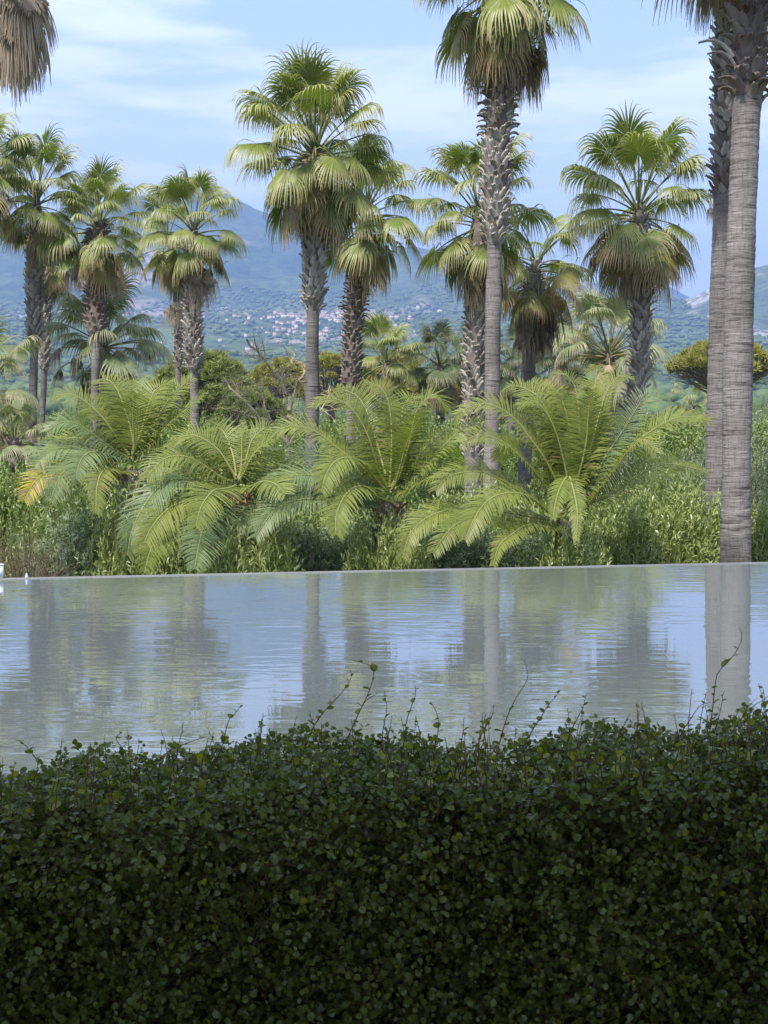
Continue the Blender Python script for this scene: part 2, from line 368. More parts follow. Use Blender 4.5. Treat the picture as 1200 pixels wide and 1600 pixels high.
# white post and blue light at the far left of the rim
b = Buf(); q = at(-3, 905, 20.0); box_buf(b, -0.025, 0.025, -0.02, 0.02, 0, 0.085); box_buf(b, -0.029, 0.029, -0.024, 0.024, 0.085, 0.093)
o = ob('white_post', b.mesh('white_post', (M['white'],), False), loc=(eL[0] - 0.014, eL[1] + 0.04, 0.006)); tag(o, 'short white post standing on the pool rim before the brown twigs', 'post')
b = Buf(); th = np.linspace(0, 2 * math.pi, 13)[:-1]
pr = [(0.012, 0), (0.013, 0.006), (0.009, 0.009), (0.007, 0.022), (0.004, 0.028), (0.0, 0.03)]
V = [(r * math.cos(t), r * math.sin(t), z) for r, z in pr for t in th]
b.add(V, [(k * 12 + i, k * 12 + (i + 1) % 12, (k + 1) * 12 + (i + 1) % 12, (k + 1) * 12 + i) for k in range(5) for i in range(12)])
tpos = eL + ed * ((37 - 0) / 1200 * np.linalg.norm(eR - eL)) + en * 0.035
o = ob('pool_marker', b.mesh('pool_marker', (M['blue'],)), loc=(tpos[0], tpos[1], 0.006)); tag(o, 'tiny blue marker cap on the pool rim beside the white post', 'marker')

# terrace behind the hedge; an out-of-view canopy is added to shade the hedge
b = Buf(); box_buf(b, -9, 9, -6, 3.80, -1.4, FLOOR)
ob('terrace_floor', b.mesh('terrace_floor', (M['stone'],), False), kind='structure')
b = Buf(); box_buf(b, -20, 20, 3.805, 3.855, -1.4, 0.004)
ob('near_pool_wall', b.mesh('near_pool_wall', (M['rim'],), False), kind='structure')
b = Buf(); box_buf(b, -8.5, 8.5, 2.8, 3.79, FLOOR + .003, FLOOR + 0.05)
ob('soil_bed', b.mesh('soil_bed', (M['soil'],), False), kind='structure')
rt = thing('shade_canopy', 'unseen flat timber canopy on posts, added over the terrace to shade the hedge', 'canopy', (0, 0, FLOOR))
b = Buf(); box_buf(b, -8, 8, -1.3, 2.65, 3.2, 3.32); ob('roof', b.mesh('shade_canopy_roof', (M['timber'],), False), rt)
for x in (-7.8, 7.8):
    for y in (-1.1, 2.45):
        b = Buf(); box_buf(b, x - .1, x + .1, y - .1, y + .1, 0, 3.19); ob('post', b.mesh('shade_canopy_post', (M['timber'],), False), rt)

# ------------------------------------------------------------------ mountains
def interp_px(pts, x): return np.interp(x, [a for a, _ in pts], [c for _, c in pts])
SKY_MAIN = [(-1400, 470), (-700, 420), (-300, 350), (-60, 352), (60, 340), (200, 311), (300, 296), (350, 303), (400, 330), (480, 360), (560, 386), (600, 396), (645, 388), (690, 402),
            (760, 432), (840, 452), (920, 470), (1000, 520), (1100, 560), (1300, 575), (2600, 590)]
def terrain(name, skyline, rr, yy, px0, px1, nx, nr, amp, seed, mat, drop=0.25):
    """rr distances and yy photo rows give the slope's profile up to the skyline; beyond the ridge it falls away"""
    P = np.linspace(px0, px1, nx); ridge = rr[-1]
    rs = np.concatenate([np.geomspace(rr[0], ridge, nr), ridge * np.linspace(1.01, 1.13, 8)])
    PX, RS = np.meshgrid(P, rs)
    top = interp_px(skyline, PX)
    wob = 1 + 0.10 * (fbm(PX / 260, PX * 0 + seed, 4, seed) - 0.5)
    rn = np.clip(RS / ridge, 0, 1)
    ys = np.interp(RS, rr[:-1] + [ridge], yy + [0])            # last row is replaced by the skyline
    last = rr[-2]; f = np.clip((RS - last) / (ridge - last), 0, 1)
    yrow = np.where(RS <= last, np.minimum(ys, 690), yy[-1] + (top - yy[-1]) * (f ** 1.15))
    z = EYE + (HOR - yrow) / F * RS
    X = (PX - 600) / F * RS; Y = RS
    nz = (fbm(X / (ridge * 0.14), Y / (ridge * 0.20), 6, seed, True) - 0.62) * amp
    nz = nz + (fbm(X / 110, Y / 110, 4, seed + 5) - 0.5) * amp * 0.28
    fade = np.clip((RS - rr[0]) / (ridge * 0.5), 0, 1) ** 1.8 * (1 - 0.75 * f ** 3)
    z = z + nz * fade
    zr = z[nr - 1]
    for k in range(nr, len(rs)): z[k] = zr * (1 - drop * (rs[k] / ridge - 1) * 4) - (rs[k] / ridge - 1) * 300
    z[0] = GZ - 2
    V = np.stack([X, Y, z], -1).reshape(-1, 3); H, W = z.shape
    i, j = np.meshgrid(np.arange(W - 1), np.arange(H - 1)); i = i.ravel(); j = j.ravel()
    Q = np.stack([j * W + i, j * W + i + 1, (j + 1) * W + i + 1, (j + 1) * W + i], 1)
    ob(name, mesh(name, V, Q, mats=(mat,)), kind='structure')
    return P, rs, z
tP, tR, tZ = terrain('mountain', SKY_MAIN, [260, 700, 1500, 2600, 3500, 4300, 6400], [688, 640, 600, 556, 522, 480], -1000, 2200, 520, 190, 175, 3, M['hill'])
terrain('far_mountain', [(-200, 600), (600, 520), (760, 470), (880, 452), (960, 440), (1020, 444), (1040, 448), (1075, 466), (1130, 485), (1300, 520), (2200, 560)],
        [6600, 7000, 8400], [590, 560], -100, 2100, 260, 60, 260, 9, M['hill'])
terrain('rocky_mountain', [(700, 640), (900, 575), (980, 525), (1030, 490), (1070, 466), (1115, 445), (1160, 428), (1210, 419), (1300, 400), (1500, 410), (1900, 450), (2800, 520)],
        [1700, 2300, 3000, 4300], [640, 600, 560], 640, 2500, 300, 110, 130, 21, M['rocky'])
def terrain_z(px, r):
    fi = (px - tP[0]) / (tP[1] - tP[0]); i = np.clip(fi.astype(int), 0, len(tP) - 2); f = fi - i
    j = np.clip(np.searchsorted(tR, r) - 1, 0, len(tR) - 2); g = (r - tR[j]) / (tR[j + 1] - tR[j])
    return (tZ[j, i] * (1 - f) + tZ[j, i + 1] * f) * (1 - g) + (tZ[j + 1, i] * (1 - f) + tZ[j + 1, i + 1] * f) * g

# woodland scattered over the lower slopes
def woodland():
    n = 15000
    r = np.sqrt(rng.uniform(500 ** 2, 4700 ** 2, n * 3)); px = rng.uniform(-500, 1500, n * 3)
    X = (px - 600) / F * r
    d = fbm(X / 260, r / 260, 4, 77)
    keep = (d + rng.uniform(-.12, .12, n * 3)) > 0.50
    r = r[keep][:n]; px = px[keep][:n]; X = X[keep][:n]; n = len(r)
    z = terrain_z(px, r)
    t = (1 + 5 ** .5) / 2
    ico = unit(np.array([(-1, t, 0), (1, t, 0), (-1, -t, 0), (1, -t, 0), (0, -1, t), (0, 1, t), (0, -1, -t), (0, 1, -t), (t, 0, -1), (t, 0, 1), (-t, 0, -1), (-t, 0, 1)], dtype=float))
    fc = np.array([(0, 11, 5), (0, 5, 1), (0, 1, 7), (0, 7, 10), (0, 10, 11), (1, 5, 9), (5, 11, 4), (11, 10, 2), (10, 7, 6), (7, 1, 8), (3, 9, 4), (3, 4, 2), (3, 2, 6), (3, 6, 8), (3, 8, 9), (4, 9, 5), (2, 4, 11), (6, 2, 10), (8, 6, 7), (9, 8, 1)])
    s = rng.uniform(3.2, 7.5, n)
    V = ico[None] * s[:, None, None] * np.array([1, 1, 0.75]) * rng.uniform(0.75, 1.25, (n, 12, 1)) + np.stack([X, r, z + s * 0.45], 1)[:, None]
    T = fc[None] + (np.arange(n) * 12)[:, None, None]
    A = np.zeros((n, 12, 3)); A[:, :, 0] = 0.2; A[:, :, 1] = rng.random(n)[:, None]
    o = ob('woodland', mesh('woodland', V.reshape(-1, 3), None, T.reshape(-1, 3), A.reshape(-1, 3), (M['wood'],), False), kind='stuff')
    tag(o, 'far woods and scrub dotted over the lower mountain slopes', 'woodland')
woodland()

# village houses on the slope
def village():
    variants = []
    for k in range(4):
        w, d, h = [(11, 9, 6.5), (8, 8, 8.5), (15, 9, 6), (9, 7, 5)][k]
        b = Buf(); box_buf(b, -w / 2, w / 2, -d / 2, d / 2, -4, h)
        nf = 6
        rv = [(-w / 2 - .5, -d / 2 - .5, h + .02), (w / 2 + .5, -d / 2 - .5, h + .02), (w / 2 + .5, d / 2 + .5, h + .02), (-w / 2 - .5, d / 2 + .5, h + .02), (-w / 2 - .5, 0, h + 2), (w / 2 + .5, 0, h + 2)]
        b.add(rv, [(0, 1, 5, 4), (2, 3, 4, 5), (3, 2, 1, 0)], [(0, 4, 3), (1, 2, 5)])
        mi = [0] * 6 + [1] * 3
        for fl in range(int(h // 3)):
            for x in np.arange(-w / 2 + 1.6, w / 2 - 1, 2.9):
                box_buf(b, x - .5, x + .5, -d / 2 - .06, -d / 2 + .1, 1 + fl * 3, 2.3 + fl * 3); mi += [2] * 6
        for wallm in ('house_wall', 'house_wall_pink'):
            me = mesh('village_house', np.concatenate(b.V), np.concatenate(b.Q), np.concatenate(b.T), None, (M[wallm], M['roof_tile'], M['dark_glass']), False, mi + [1, 1])
            variants.append(me)
    lab = 'tiny pale or pinkish tile-roofed house of the village on the mountain slope'
    cnt = 0; pts = []
    rs_ = random.Random(5)
    def put(px, r, s=1.0):
        z = float(terrain_z(np.array([px]), np.array([r]))[0])
        o = ob('village_house', variants[rs_.choice([0, 0, 2, 2, 4, 4, 6, 1, 5, 3])], loc=((px - 600) / F * r, r, z + 2.2), rot=(0, 0, rs_.uniform(-0.7, 0.7)), scale=s)
        tag(o, lab, 'house', 'houses of the village on the mountain slope')
    while cnt < 200:
        px = rs_.gauss(505, 55) if rs_.random() < 0.9 else rs_.uniform(350, 1000)
        if not 360 < px < 1010: continue
        r = rs_.gauss(3520, 170) - (px - 500) * 0.15
        put(px, r, rs_.uniform(0.5, 0.95)); cnt += 1
    for k in range(45):
        put(rs_.uniform(200, 560), rs_.uniform(2300, 3900), rs_.uniform(0.5, 0.8))
village()

# ------------------------------------------------------------------ palms
def fan_leaf(name, elev, seed, L=1.32, R=1.1, N=46, spread=150, mat='fan', droop=1.0, bend=24, dry=0.0, tilt=16, fused=0.42, ragged=0.2):
    rs = np.random.RandomState(seed); b = Buf()
    n = 9; ang = R_(elev); pts = [np.array([0.08, 0, 0])]; ds = L / (n - 1)
    bend = bend * (0.35 + 0.65 * math.cos(R_(min(max(elev, -90), 90))))
    for k in range(1, n):
        a = ang - R_(bend) * (k / (n - 1)); pts.append(pts[-1] + ds * np.array([math.cos(a), 0, math.sin(a)]))
    pts = np.array(pts); b.tube(pts, np.linspace(0.030, 0.013, n), 5, A=(0, 0.5, 1))
    a = ang - R_(bend + tilt * max(0.0, math.cos(ang)))
    T = np.array([math.cos(a), 0, math.sin(a)]); S = np.array([0, 1.0, 0]); Nn = np.cross(T, S)
    if Nn[2] < 0: Nn = -Nn
    yaw = rs.uniform(-0.35, 0.35); S2 = S * math.cos(yaw) + Nn * math.sin(yaw); Nn = unit(np.cross(T, S2)); S = S2
    P0 = pts[-1]; st = np.array([0.02, 0.22, 0.40, fused, 0.60, 0.72, 0.83, 0.92, 1.0]); m = len(st)
    dphi = 2 * R_(spread) / (N - 1)
    cup = rs.uniform(0.05, 0.40)
    for jx in range(N):
        phi = -R_(spread) + dphi * jx + rs.normal(0, 0.012)
        ln = R * (0.56 + 0.44 * math.cos(phi / 2) ** 1.3) * rs.uniform(1 - ragged, 1.03)
        d = math.cos(phi) * T + math.sin(phi) * S - Nn * cup * abs(math.sin(phi)) * (1 if rs.random() < .97 else -1)
        d = unit(d); p = P0.copy(); prev = 0; C = []; D = []
        g = droop * rs.uniform(0.75, 1.3)
        for u in st:
            du = u - prev; prev = u
            w = 0.25 if u <= fused + 0.01 else (3.2 if u < 0.65 else 8.5) * g
            d = unit(d + np.array([rs.normal(0, .03), rs.normal(0, .03), -1.0]) * w * du * (0.35 + 0.65 * math.sqrt(max(0.0, 1 - d[2] ** 2))))
            p = p + d * ln * du; C.append(p.copy()); D.append(d.copy())
        C = np.array(C); D = np.array(D)
        W = unit(np.cross(Nn[None], D) + 1e-6)
        if abs(np.dot(Nn, D[-1])) > 0.85: W = unit(np.cross(np.cross(W[0], D[0])[None], D)) * 0 + W
        hw = np.where(st <= fused + 1e-3, ln * st * math.tan(dphi / 2) * 1.08, ln * fused * math.tan(dphi / 2) * 1.08 * np.clip(1 - (st - fused) / (1 - fused), 0, 1) ** 1.25 * 0.9 + 0.004)
        up = np.cross(D, W); up *= np.sign((up @ Nn))[:, None]
        L_ = C - W * hw[:, None]; R__ = C + W * hw[:, None]; Mid = C + up * hw[:, None] * 0.55
        V = np.stack([L_, Mid, R__], 1).reshape(-1, 3)
        Q = []
        for k in range(m - 1):
            o = 3 * k; Q += [(o, o + 1, o + 4, o + 3), (o + 1, o + 2, o + 5, o + 4)]
        A = np.zeros((3 * m, 3)); A[:, 0] = np.repeat(st, 3); A[:, 1] = rs.random()
        A[:, 2] = 0.5 if rs.random() < dry else 0.0
        b.add(V, Q, A=A)
    return b.mesh(name, (M[mat],))

ELS = [84, 68, 52, 36, 20, 4, -12, -28, -46, -66]
FANS = {}
def fans(mat):
    if mat in FANS: return FANS[mat]
    out = {}
    sd = sum(map(ord, mat))
    for k, e in enumerate(ELS):
        out[e] = []
        for v in range(3 if mat == 'fan' else 2):
            old = e < -10
            out[e].append(fan_leaf('frond_' + mat, e, sd + k * 10 + v, mat=mat, droop=[0.7, 0.9, 1.1][v % 3] * (0.6 if e > 60 else 1), tilt=[14, 26, 8][v % 3],
                                   L=1.45 if e > 30 else (1.25 if e > -20 else 1.05), spread=[150, 135, 158][v % 3] * (0.62 if mat == 'fan_tan' else 1), R=[1.06, 0.94, 1.16][v % 3], dry=0.16 if old else 0.02, **(dict(fused=0.2, ragged=0.35) if mat == 'fan_tan' else {})))
    FANS[mat] = out
    return out
DEAD = {}
def deads(mat):
    if mat not in DEAD:
        DEAD[mat] = [fan_leaf('dead_frond_' + mat, e, 900 + k, L=0.8, R=1.2, N=34, spread=sp, mat=mat, droop=1.6, bend=14, tilt=10, fused=0.30, ragged=0.3)
                     for k, (e, sp) in enumerate([(-58, 100), (-72, 90), (-80, 75), (-84, 60), (-50, 120)])]
    return DEAD[mat]

def boot_mesh(name, curl, w, L, mat, seed, jag=0.0):
    """a cut leaf base: a thick woody strap that hugs the trunk and curls outward"""
    rs = np.random.RandomState(seed); n = 6; th = 0.022; b = Buf(); V = []; fork = rs.uniform(0.03, 0.09)
    p = np.array([-0.005, 0.0]); a = R_(66)
    side = rs.uniform(-0.25, 0.25)
    for k in range(n):
        u = k / (n - 1); hw = w * 0.5 * (1.0 - 0.62 * u) * (1 + 0.12 * rs.uniform(-1, 1))
        nx, nz = -math.sin(a), math.cos(a)
        yo = side * u * L
        cup = 0.32 * hw
        for (yy, off) in ((-hw, -cup), (0, 0.012), (hw, -cup), (hw, -cup - th), (0, -th), (-hw, -cup - th)):
            back = (fork if yy == 0 else 0) * (k == n - 1)
            V.append((p[0] - nx * off - math.cos(a) * back + rs.uniform(-.006, .006), yy + yo + rs.uniform(-.008, .008), p[1] - nz * off - math.sin(a) * back + (rs.uniform(-jag, jag) if k == n - 1 else 0)))
        p = p + np.array([math.cos(a), math.sin(a)]) * L / (n - 1); a -= R_(curl) / (n - 1) * (1 + 1.2 * u)
    Q = []
    for k in range(n - 1):
        for j in range(6): Q.append((k * 6 + j, k * 6 + (j + 1) % 6, (k + 1) * 6 + (j + 1) % 6, (k + 1) * 6 + j))
    e = (n - 1) * 6; Q += [(e, e + 1, e + 4, e + 5), (e + 1, e + 2, e + 3, e + 4)]
    b.add(V, Q); return b.mesh(name, (M[mat],), False)
BOOTS = {}
def boots(style, mat):
    key = (style, mat)
    if key not in BOOTS:
        prm = dict(hug=[(22, .19, .25), (40, .17, .24), (8, .18, .27)], curl=[(72, .15, .27), (95, .14, .25), (55, .16, .24)], big=[(75, .24, .46), (30, .28, .40), (100, .20, .42)], strap=[(75, .17, .72), (95, .15, .66), (60, .18, .74)])[style]
        BOOTS[key] = [boot_mesh('leaf_base_' + style, c, w, L, mat, 40 + i, 0.02) for i, (c, w, L) in enumerate(prm)]
    return BOOTS[key]

def trunk_mesh(name, path, radf, mat, seed, ns=18, nr=60, rough=0.012, ring=0.0):
    P, Ln = catmull(path, nr); rs = np.random.RandomState(seed)
    s = np.linspace(0, Ln, nr); th = np.linspace(0, 2 * math.pi, ns, endpoint=False)
    S_, TH = np.meshgrid(s, th, indexing='ij')
    r = np.array([radf(z) for z in P[:, 2]])[:, None] * (1 + 0.05 * (fbm(np.cos(TH) * 1.3 + 9, S_ * 0.6 + np.sin(TH), 3, seed) - .5))
    r = r + rough * (fbm(TH * 2 + 3, S_ * 14, 3, seed + 3) - .5) + 0.05 * (fbm(S_ * 0.9, S_ * 0 + seed, 3, seed + 5) - .5)
    if ring > 0:
        h = fbm(np.minimum(TH, 2 * math.pi - TH) * 1.5, S_ * 21, 3, seed + 8, True)
        r = r - ring * np.clip(h - 0.72, 0, 1) * 4 + ring * 0.6 * (fbm(TH * 4, S_ * 30, 2, seed + 1) - .5)
    V = np.stack([P[:, 0][:, None] + r * np.cos(TH), P[:, 1][:, None] + r * np.sin(TH), P[:, 2][:, None] + 0 * TH], -1).reshape(-1, 3)
    i = np.arange(nr - 1)[:, None] * ns; j = np.arange(ns)[None]; k = (j + 1) % ns
    Q = np.stack([i + j, i + k, i + ns + k, i + ns + j], -1).reshape(-1, 4)
    return mesh(name, V, Q, mats=(M[mat],)), P, Ln

def fan_palm(label, pts, Y, r_smooth, r_boot, boot_px, heart, n_live=26, n_dead=6, scale=1.0, mat='fan', style='hug', bmat='boot', seed=1,
             el=(86, -52), size=1.0, hang=(), spacing=0.115, group='tall fan palms beyond the pool', dead_mat='fan_dead', boot_n=None, hi=None, extra_boots=(), spread=0.75, skirt_el=0, ring=0.0, core='trunk_dark', old_share=0.22, nr=70, redz=None, old_mat='fan_old', dead_rng=(0.8, 1.35)):
    """pts: trunk axis in photo pixels from the foot up; boot_px: rows (top, bottom) of the zone with old leaf bases"""
    rs = random.Random(seed)
    W = [at(x, y, Y) for x, y in pts]
    foot = Vector((W[0].x + (W[0].x - W[1].x) * 0.15, Y, GZ - 0.1)); T = thing('fan_palm', label, 'palm tree', foot, group)
    hp = at(heart[0], heart[1], Y)
    path = [(0, 0, 0)] + [tuple(w - foot) for w in W] + [tuple(hp - foot)]
    zb0, zb1 = at(0, boot_px[1], Y).z - foot.z, at(0, boot_px[0], Y).z - foot.z
    zh = hp.z - foot.z
    def radf(z):
        if z < zb0: return r_smooth * (1 + 0.22 * max(0, 1 - z / 2.5) ** 2)
        r = r_smooth + (r_boot - 0.06 - r_smooth) * min(1, (z - zb0) / 0.5)
        return r * (1 - 0.6 * min(1, max(0, (z - zh + 0.9) / 0.9)))
    me, P, Ln = trunk_mesh('trunk', path, radf, 'trunk', seed, ring=ring, nr=nr, ns=24 if ring else 14)
    # the core under the leaf bases is its own material
    me.materials.append(M[core])
    zc = np.array([pl.center[2] for pl in me.polygons]); me.polygons.foreach_set('material_index', (zc > zb0 + 0.12).astype(np.int32))
    ob('trunk', me, T)
    # leaf bases on a golden-angle spiral
    hgt = min(zb1 + 0.9, zh - 0.15) - zb0
    nb = boot_n or int(min(300, max(0, hgt * 2 * math.pi * r_boot / spacing ** 2 * 0.8)))
    g_ = math.pi * (3 - 5 ** .5)
    for k in range(nb):
        z = zb0 + hgt * (k + rs.uniform(-.3, .3)) / max(1, nb); a = k * g_ + rs.uniform(-.12, .12)
        cx = np.interp(z, P[:, 2], P[:, 0]); cy_ = np.interp(z, P[:, 2], P[:, 1]); rr = radf(z) - 0.015
        stl = style
        if style == 'mixed': stl = 'curl' if (z - zb0) / hgt > 0.5 else 'hug'
        bm_ = bmat
        if redz and redz[0] < (z - zb0) / hgt < redz[1] and rs.random() < 0.45: bm_ = 'boot_red'
        elif rs.random() < 0.18: bm_ = 'boot_dark'
        ob('leaf_base', rs.choice(boots(stl, bm_)), T, (cx + rr * math.cos(a), cy_ + rr * math.sin(a), z), (rs.uniform(-.12, .12), rs.uniform(-.12, .12), a + rs.uniform(-.15, .15)), size * rs.uniform(0.82, 1.18))
    for (bx, by, ang, st_, sz, mt) in extra_boots:
        w = at(bx, by, Y) - foot
        ob('leaf_base', boots(st_, mt)[rs.randrange(3)], T, (w.x, w.y - r_boot * 0.55, w.z), (0, 0, R_(ang)), sz)
    # crown
    h = hp - foot; a0 = rs.uniform(0, 6.28)
    fm = fans(mat); fo = fans(old_mat) if old_share > 0 else fm
    n_live = int(n_live * 1.75)
    for i in range(n_live):
        u = i / max(1, n_live - 1); e = el[0] + (el[1] - el[0]) * u ** 1.12 + rs.uniform(-12, 12)
        ek = min(ELS, key=lambda q: abs(q - e)); src = fo if (u > 1 - old_share and rs.random() < 0.75) else fm
        ob('frond', rs.choice(src[ek]), T, (h.x, h.y, h.z + 0.1 - spread * u + rs.uniform(-.05, .05)), (rs.uniform(-.2, .2), rs.uniform(-.12, .12), a0 + i * g_ + rs.uniform(-.35, .35)), scale * rs.uniform(0.82, 1.14) * (0.95 if u < .08 else 1))
    dm = deads(dead_mat)
    for i in range(n_dead):
        ob('dead_frond', rs.choice(dm), T, (h.x, h.y, h.z - spread * rs.uniform(*dead_rng)), (rs.uniform(-.1, .1), rs.uniform(-.1, .1) + skirt_el, a0 + i * g_ * 1.3), scale * rs.uniform(0.75, 1.05))
    for (hx, hy, sc, mt) in hang:
        w = at(hx, hy, Y) - foot
        ob('dead_frond', deads(mt)[2 + rs.randrange(2)], T, (w.x - 0.1, w.y - 0.25, w.z), (0, 0, rs.choice([-1.7, -1.4, -1.2])), sc)
    if hi:
        for (az, e, sc, m_) in hi: ob('frond', fans(m_)[min(ELS, key=lambda q: abs(q - e))][0], T, (h.x, h.y, h.z), (0, 0, R_(az)), sc)
    return T

# --- the tall row
fan_palm('tall grey fan palm at the far left with a full green crown', [(48, 760), (50, 700), (53, 560), (55, 400)], 60, 0.175, 0.33, (392, 548), (57, 300), 26, 9, 1.08, seed=3, size=1.15, spacing=0.19, spread=1.15)
fan_palm('slim fan palm with thin trunk just behind the leftmost grey palm', [(62, 740), (65, 680), (70, 560), (73, 430)], 68, 0.13, 0.30, (430, 585), (85, 395), 14, 6, 0.9, seed=4, size=1.05, spacing=0.2, el=(60, -55))
fan_palm('fan palm with dark reddish shaggy leaf bases and a few hanging dead fronds', [(146, 720), (148, 640), (150, 540), (151, 420)], 60, 0.165, 0.42, (385, 535), (155, 345), 25, 5, 1.05, style='mixed', bmat='boot_dark', seed=9, size=1.3, spacing=0.2,
         hang=[(120, 385, 1.1, 'fan_dead'), (186, 405, 0.95, 'fan_dead'), (192, 400, 0.75, 'fan_tan')], redz=(0.15, 0.6), spread=1.0)
fan_palm('fan palm with green scarred slim trunk and grey fronds hanging beside it', [(303, 760), (304, 670), (303, 580), (300, 460)], 58, 0.17, 0.36, (425, 585), (303, 352), 25, 6, 1.06, bmat='boot', seed=12, size=1.1, spacing=0.19,
         hang=[(322, 405, 1.15, 'fan_dead'), (334, 400, 1.0, 'fan_dead')], spread=1.0)
fan_palm('thin fan palm in a pale skirt of dead fronds beside the slim green-trunked palm', [(279, 740), (278, 640), (279, 560), (276, 430)], 66, 0.13, 0.25, (520, 580), (262, 370), 15, 4, 0.95, seed=15, size=0.95, spacing=0.2, el=(75, -50),
         hang=[(272, 385, 1.15, 'fan_tan'), (280, 440, 1.1, 'fan_dead'), (272, 450, 1.0, 'fan_dead')])
fan_palm('tall fan palm with silvery shaggy trunk and broad fans reaching above its neighbours', [(487, 760), (488, 655), (489, 480), (494, 360)], 43, 0.185, 0.315, (300, 488), (492, 226), 34, 14, 1.13, style='mixed', seed=21, size=1.15, spacing=0.155, spread=0.95, el=(86, -56),
         hi=[(265, -46, 1.05, 'fan'), (300, -12, 1.05, 'fan'), (90, 84, 1.1, 'fan'), (270, 84, 1.15, 'fan'), (275, -28, 1.0, 'fan_old')])
fan_palm('brown-trunked fan palm with bristling leaf bases, right beside the tallest full crown', [(546, 780), (548, 690), (549, 600), (555, 470)], 52, 0.16, 0.33, (420, 625), (574, 318), 26, 12, 1.08, style='mixed', bmat='boot_dark', seed=25, size=1.15, spacing=0.17, spread=1.2, el=(80, -62), redz=(0.0, 0.12))
fan_palm('fan palm half hidden behind the tall smooth trunk, its thick stem patterned', [(738, 760), (740, 640), (742, 560), (745, 450)], 45, 0.23, 0.31, (440, 720), (748, 318), 28, 12, 1.05, seed=29, size=1.15, spacing=0.165, spread=1.3, el=(84, -62))
fan_palm('very tall fan palm with smooth lower trunk, its crown cut off at the top', [(766, 800), (768, 700), (772, 390), (778, 200), (782, 120)], 39, 0.185, 0.36, (110, 382), (786, -75), 34, 26, 1.22, style='mixed', seed=33, size=1.15, spacing=0.155, spread=1.5, el=(86, -66), nr=110,
         hi=[(262, -46, 1.1, 'fan'), (285, -66, 1.15, 'fan_old'), (240, -28, 1.05, 'fan')])
fan_palm('leaning fan palm wrapped in a thick brown skirt of dead fronds', [(820, 720), (825, 590), (828, 540), (834, 450)], 48, 0.20, 0.34, (440, 560), (838, 405), 16, 60, 1.05, seed=37, size=1.0, spacing=0.19, dead_rng=(0.4, 1.9), spread=0.9, el=(55, -48), old_share=0.5)
fan_palm('fan palm with criss-cross patterned leaning trunk and yellowing fans against open sky', [(955, 760), (985, 650), (1000, 560), (1002, 430)], 44, 0.25, 0.30, (395, 750), (998, 318), 27, 8, 1.1, seed=41, size=1.15, spacing=0.165, spread=0.9, el=(84, -50), old_share=0.35,
         hang=[(930, 385, 0.5, 'fan_dead')])
NEAR = fan_palm('thick grey ringed palm trunk standing right behind the pool edge', [(1149, 880), (1152, 640), (1158, 380), (1167, 160), (1172, 60)], 24.3, 0.232, 0.33, (-140, 165), (1180, -260), 30, 10, 1.15, style='big', bmat='boot_dark', seed=51, size=0.78, spacing=0.2, boot_n=210, nr=420, ring=0.011, el=(86, -30),
         extra_boots=[(1138, 96, 180, 'strap', 0.85, 'boot'), (1142, 108, 172, 'strap', 0.7, 'boot'), (1150, 80, 250, 'big', 0.9, 'boot_red'), (1175, 60, 300, 'big', 0.9, 'boot_red'), (1160, 35, 240, 'big', 1.0, 'boot_red'), (1185, 110, 290, 'big', 0.8, 'boot'), (1165, 130, 265, 'big', 0.7, 'boot')], redz=(0.35, 1.0))
fan_palm('ringed palm trunk partly hidden behind the thick one at the pool edge', [(1121, 800), (1124, 700), (1130, 500), (1136, 300), (1138, 120), (1140, 20)], 27.0, 0.235, 0.29, (-120, 318), (1132, -285), 26, 36, 1.1, style='hug', bmat='boot', seed=55, size=0.95, spacing=0.125, nr=360, ring=0.011, el=(86, -60), spread=1.2,
         hang=[(1113, 305, 0.32, 'fan_dead')], redz=(0.0, 0.05))
# neighbours whose trunks stand just outside the frame
fan_palm('fan palm outside the frame whose grey dead skirt hangs into the corner of sky', [(-60, 800), (-40, 500), (-25, 200)], 33, 0.2, 0.30, (-60, 60), (24, -205), 20, 36, 1.25, seed=61, size=1.0, spacing=0.2, el=(80, 35), spread=1.9, boot_n=60)
fan_palm('fan palm at the frame edge showing only its outermost fans', [(-48, 800), (-45, 600), (-40, 400)], 58, 0.17, 0.33, (380, 560), (-42, 262), 25, 8, 1.15, seed=64, size=1.1, spacing=0.22)
#fan_palm('fan palm beyond the frame with brown fringe fans hanging into the top', [(1290, 820), (1285, 500), (1282, 200)], 30, 0.22, 0.30, (-60, 200), (1075, -130), 8, 30, 1.3, seed=67, size=1.0, spacing=0.2, el=(60, -60), spread=0.3, boot_n=10) if False else None

# --- lower fan palms behind
BG = 'low fan palms in the middle distance'
def low_palm(label, x, y, Y, sc, n=24, mat='fan_pale', nd=6, foot=720, seed=1, el=(82, -48), dead='fan_tan', **k):
    return fan_palm(label, [(x, foot), (x, y + 60)], Y, 0.2, 0.30, (y + 20, foot - 40), (x, y), n, nd, sc, mat=mat, seed=seed, el=el, group=BG, dead_mat=dead, size=1.2, boot_n=26, spread=0.6, bmat='boot_dark', nr=30, **k)
low_palm('wide pale fan palm with straw-coloured lower fronds behind the dark shaggy trunk', 165, 535, 62, 1.28, 26, nd=14, seed=71, old_share=0.42, old_mat='fan_tan')
low_palm('wide pale fan palm with straw-coloured lower fronds behind the criss-cross trunk', 952, 548, 60, 1.25, 28, nd=14, seed=174, old_share=0.42, old_mat='fan_tan')
low_palm('small green fan palm between two pines with an upright tuft of fans', 602, 562, 85, 1.15, 20, 'fan', 8, seed=75, dead='fan_dead', el=(86, -60))
low_palm('small dull green fan palm left of the patterned trunk in the middle', 688, 570, 85, 1.15, 20, 'fan_dark', 8, seed=77, dead='fan_dead', el=(84, -62))
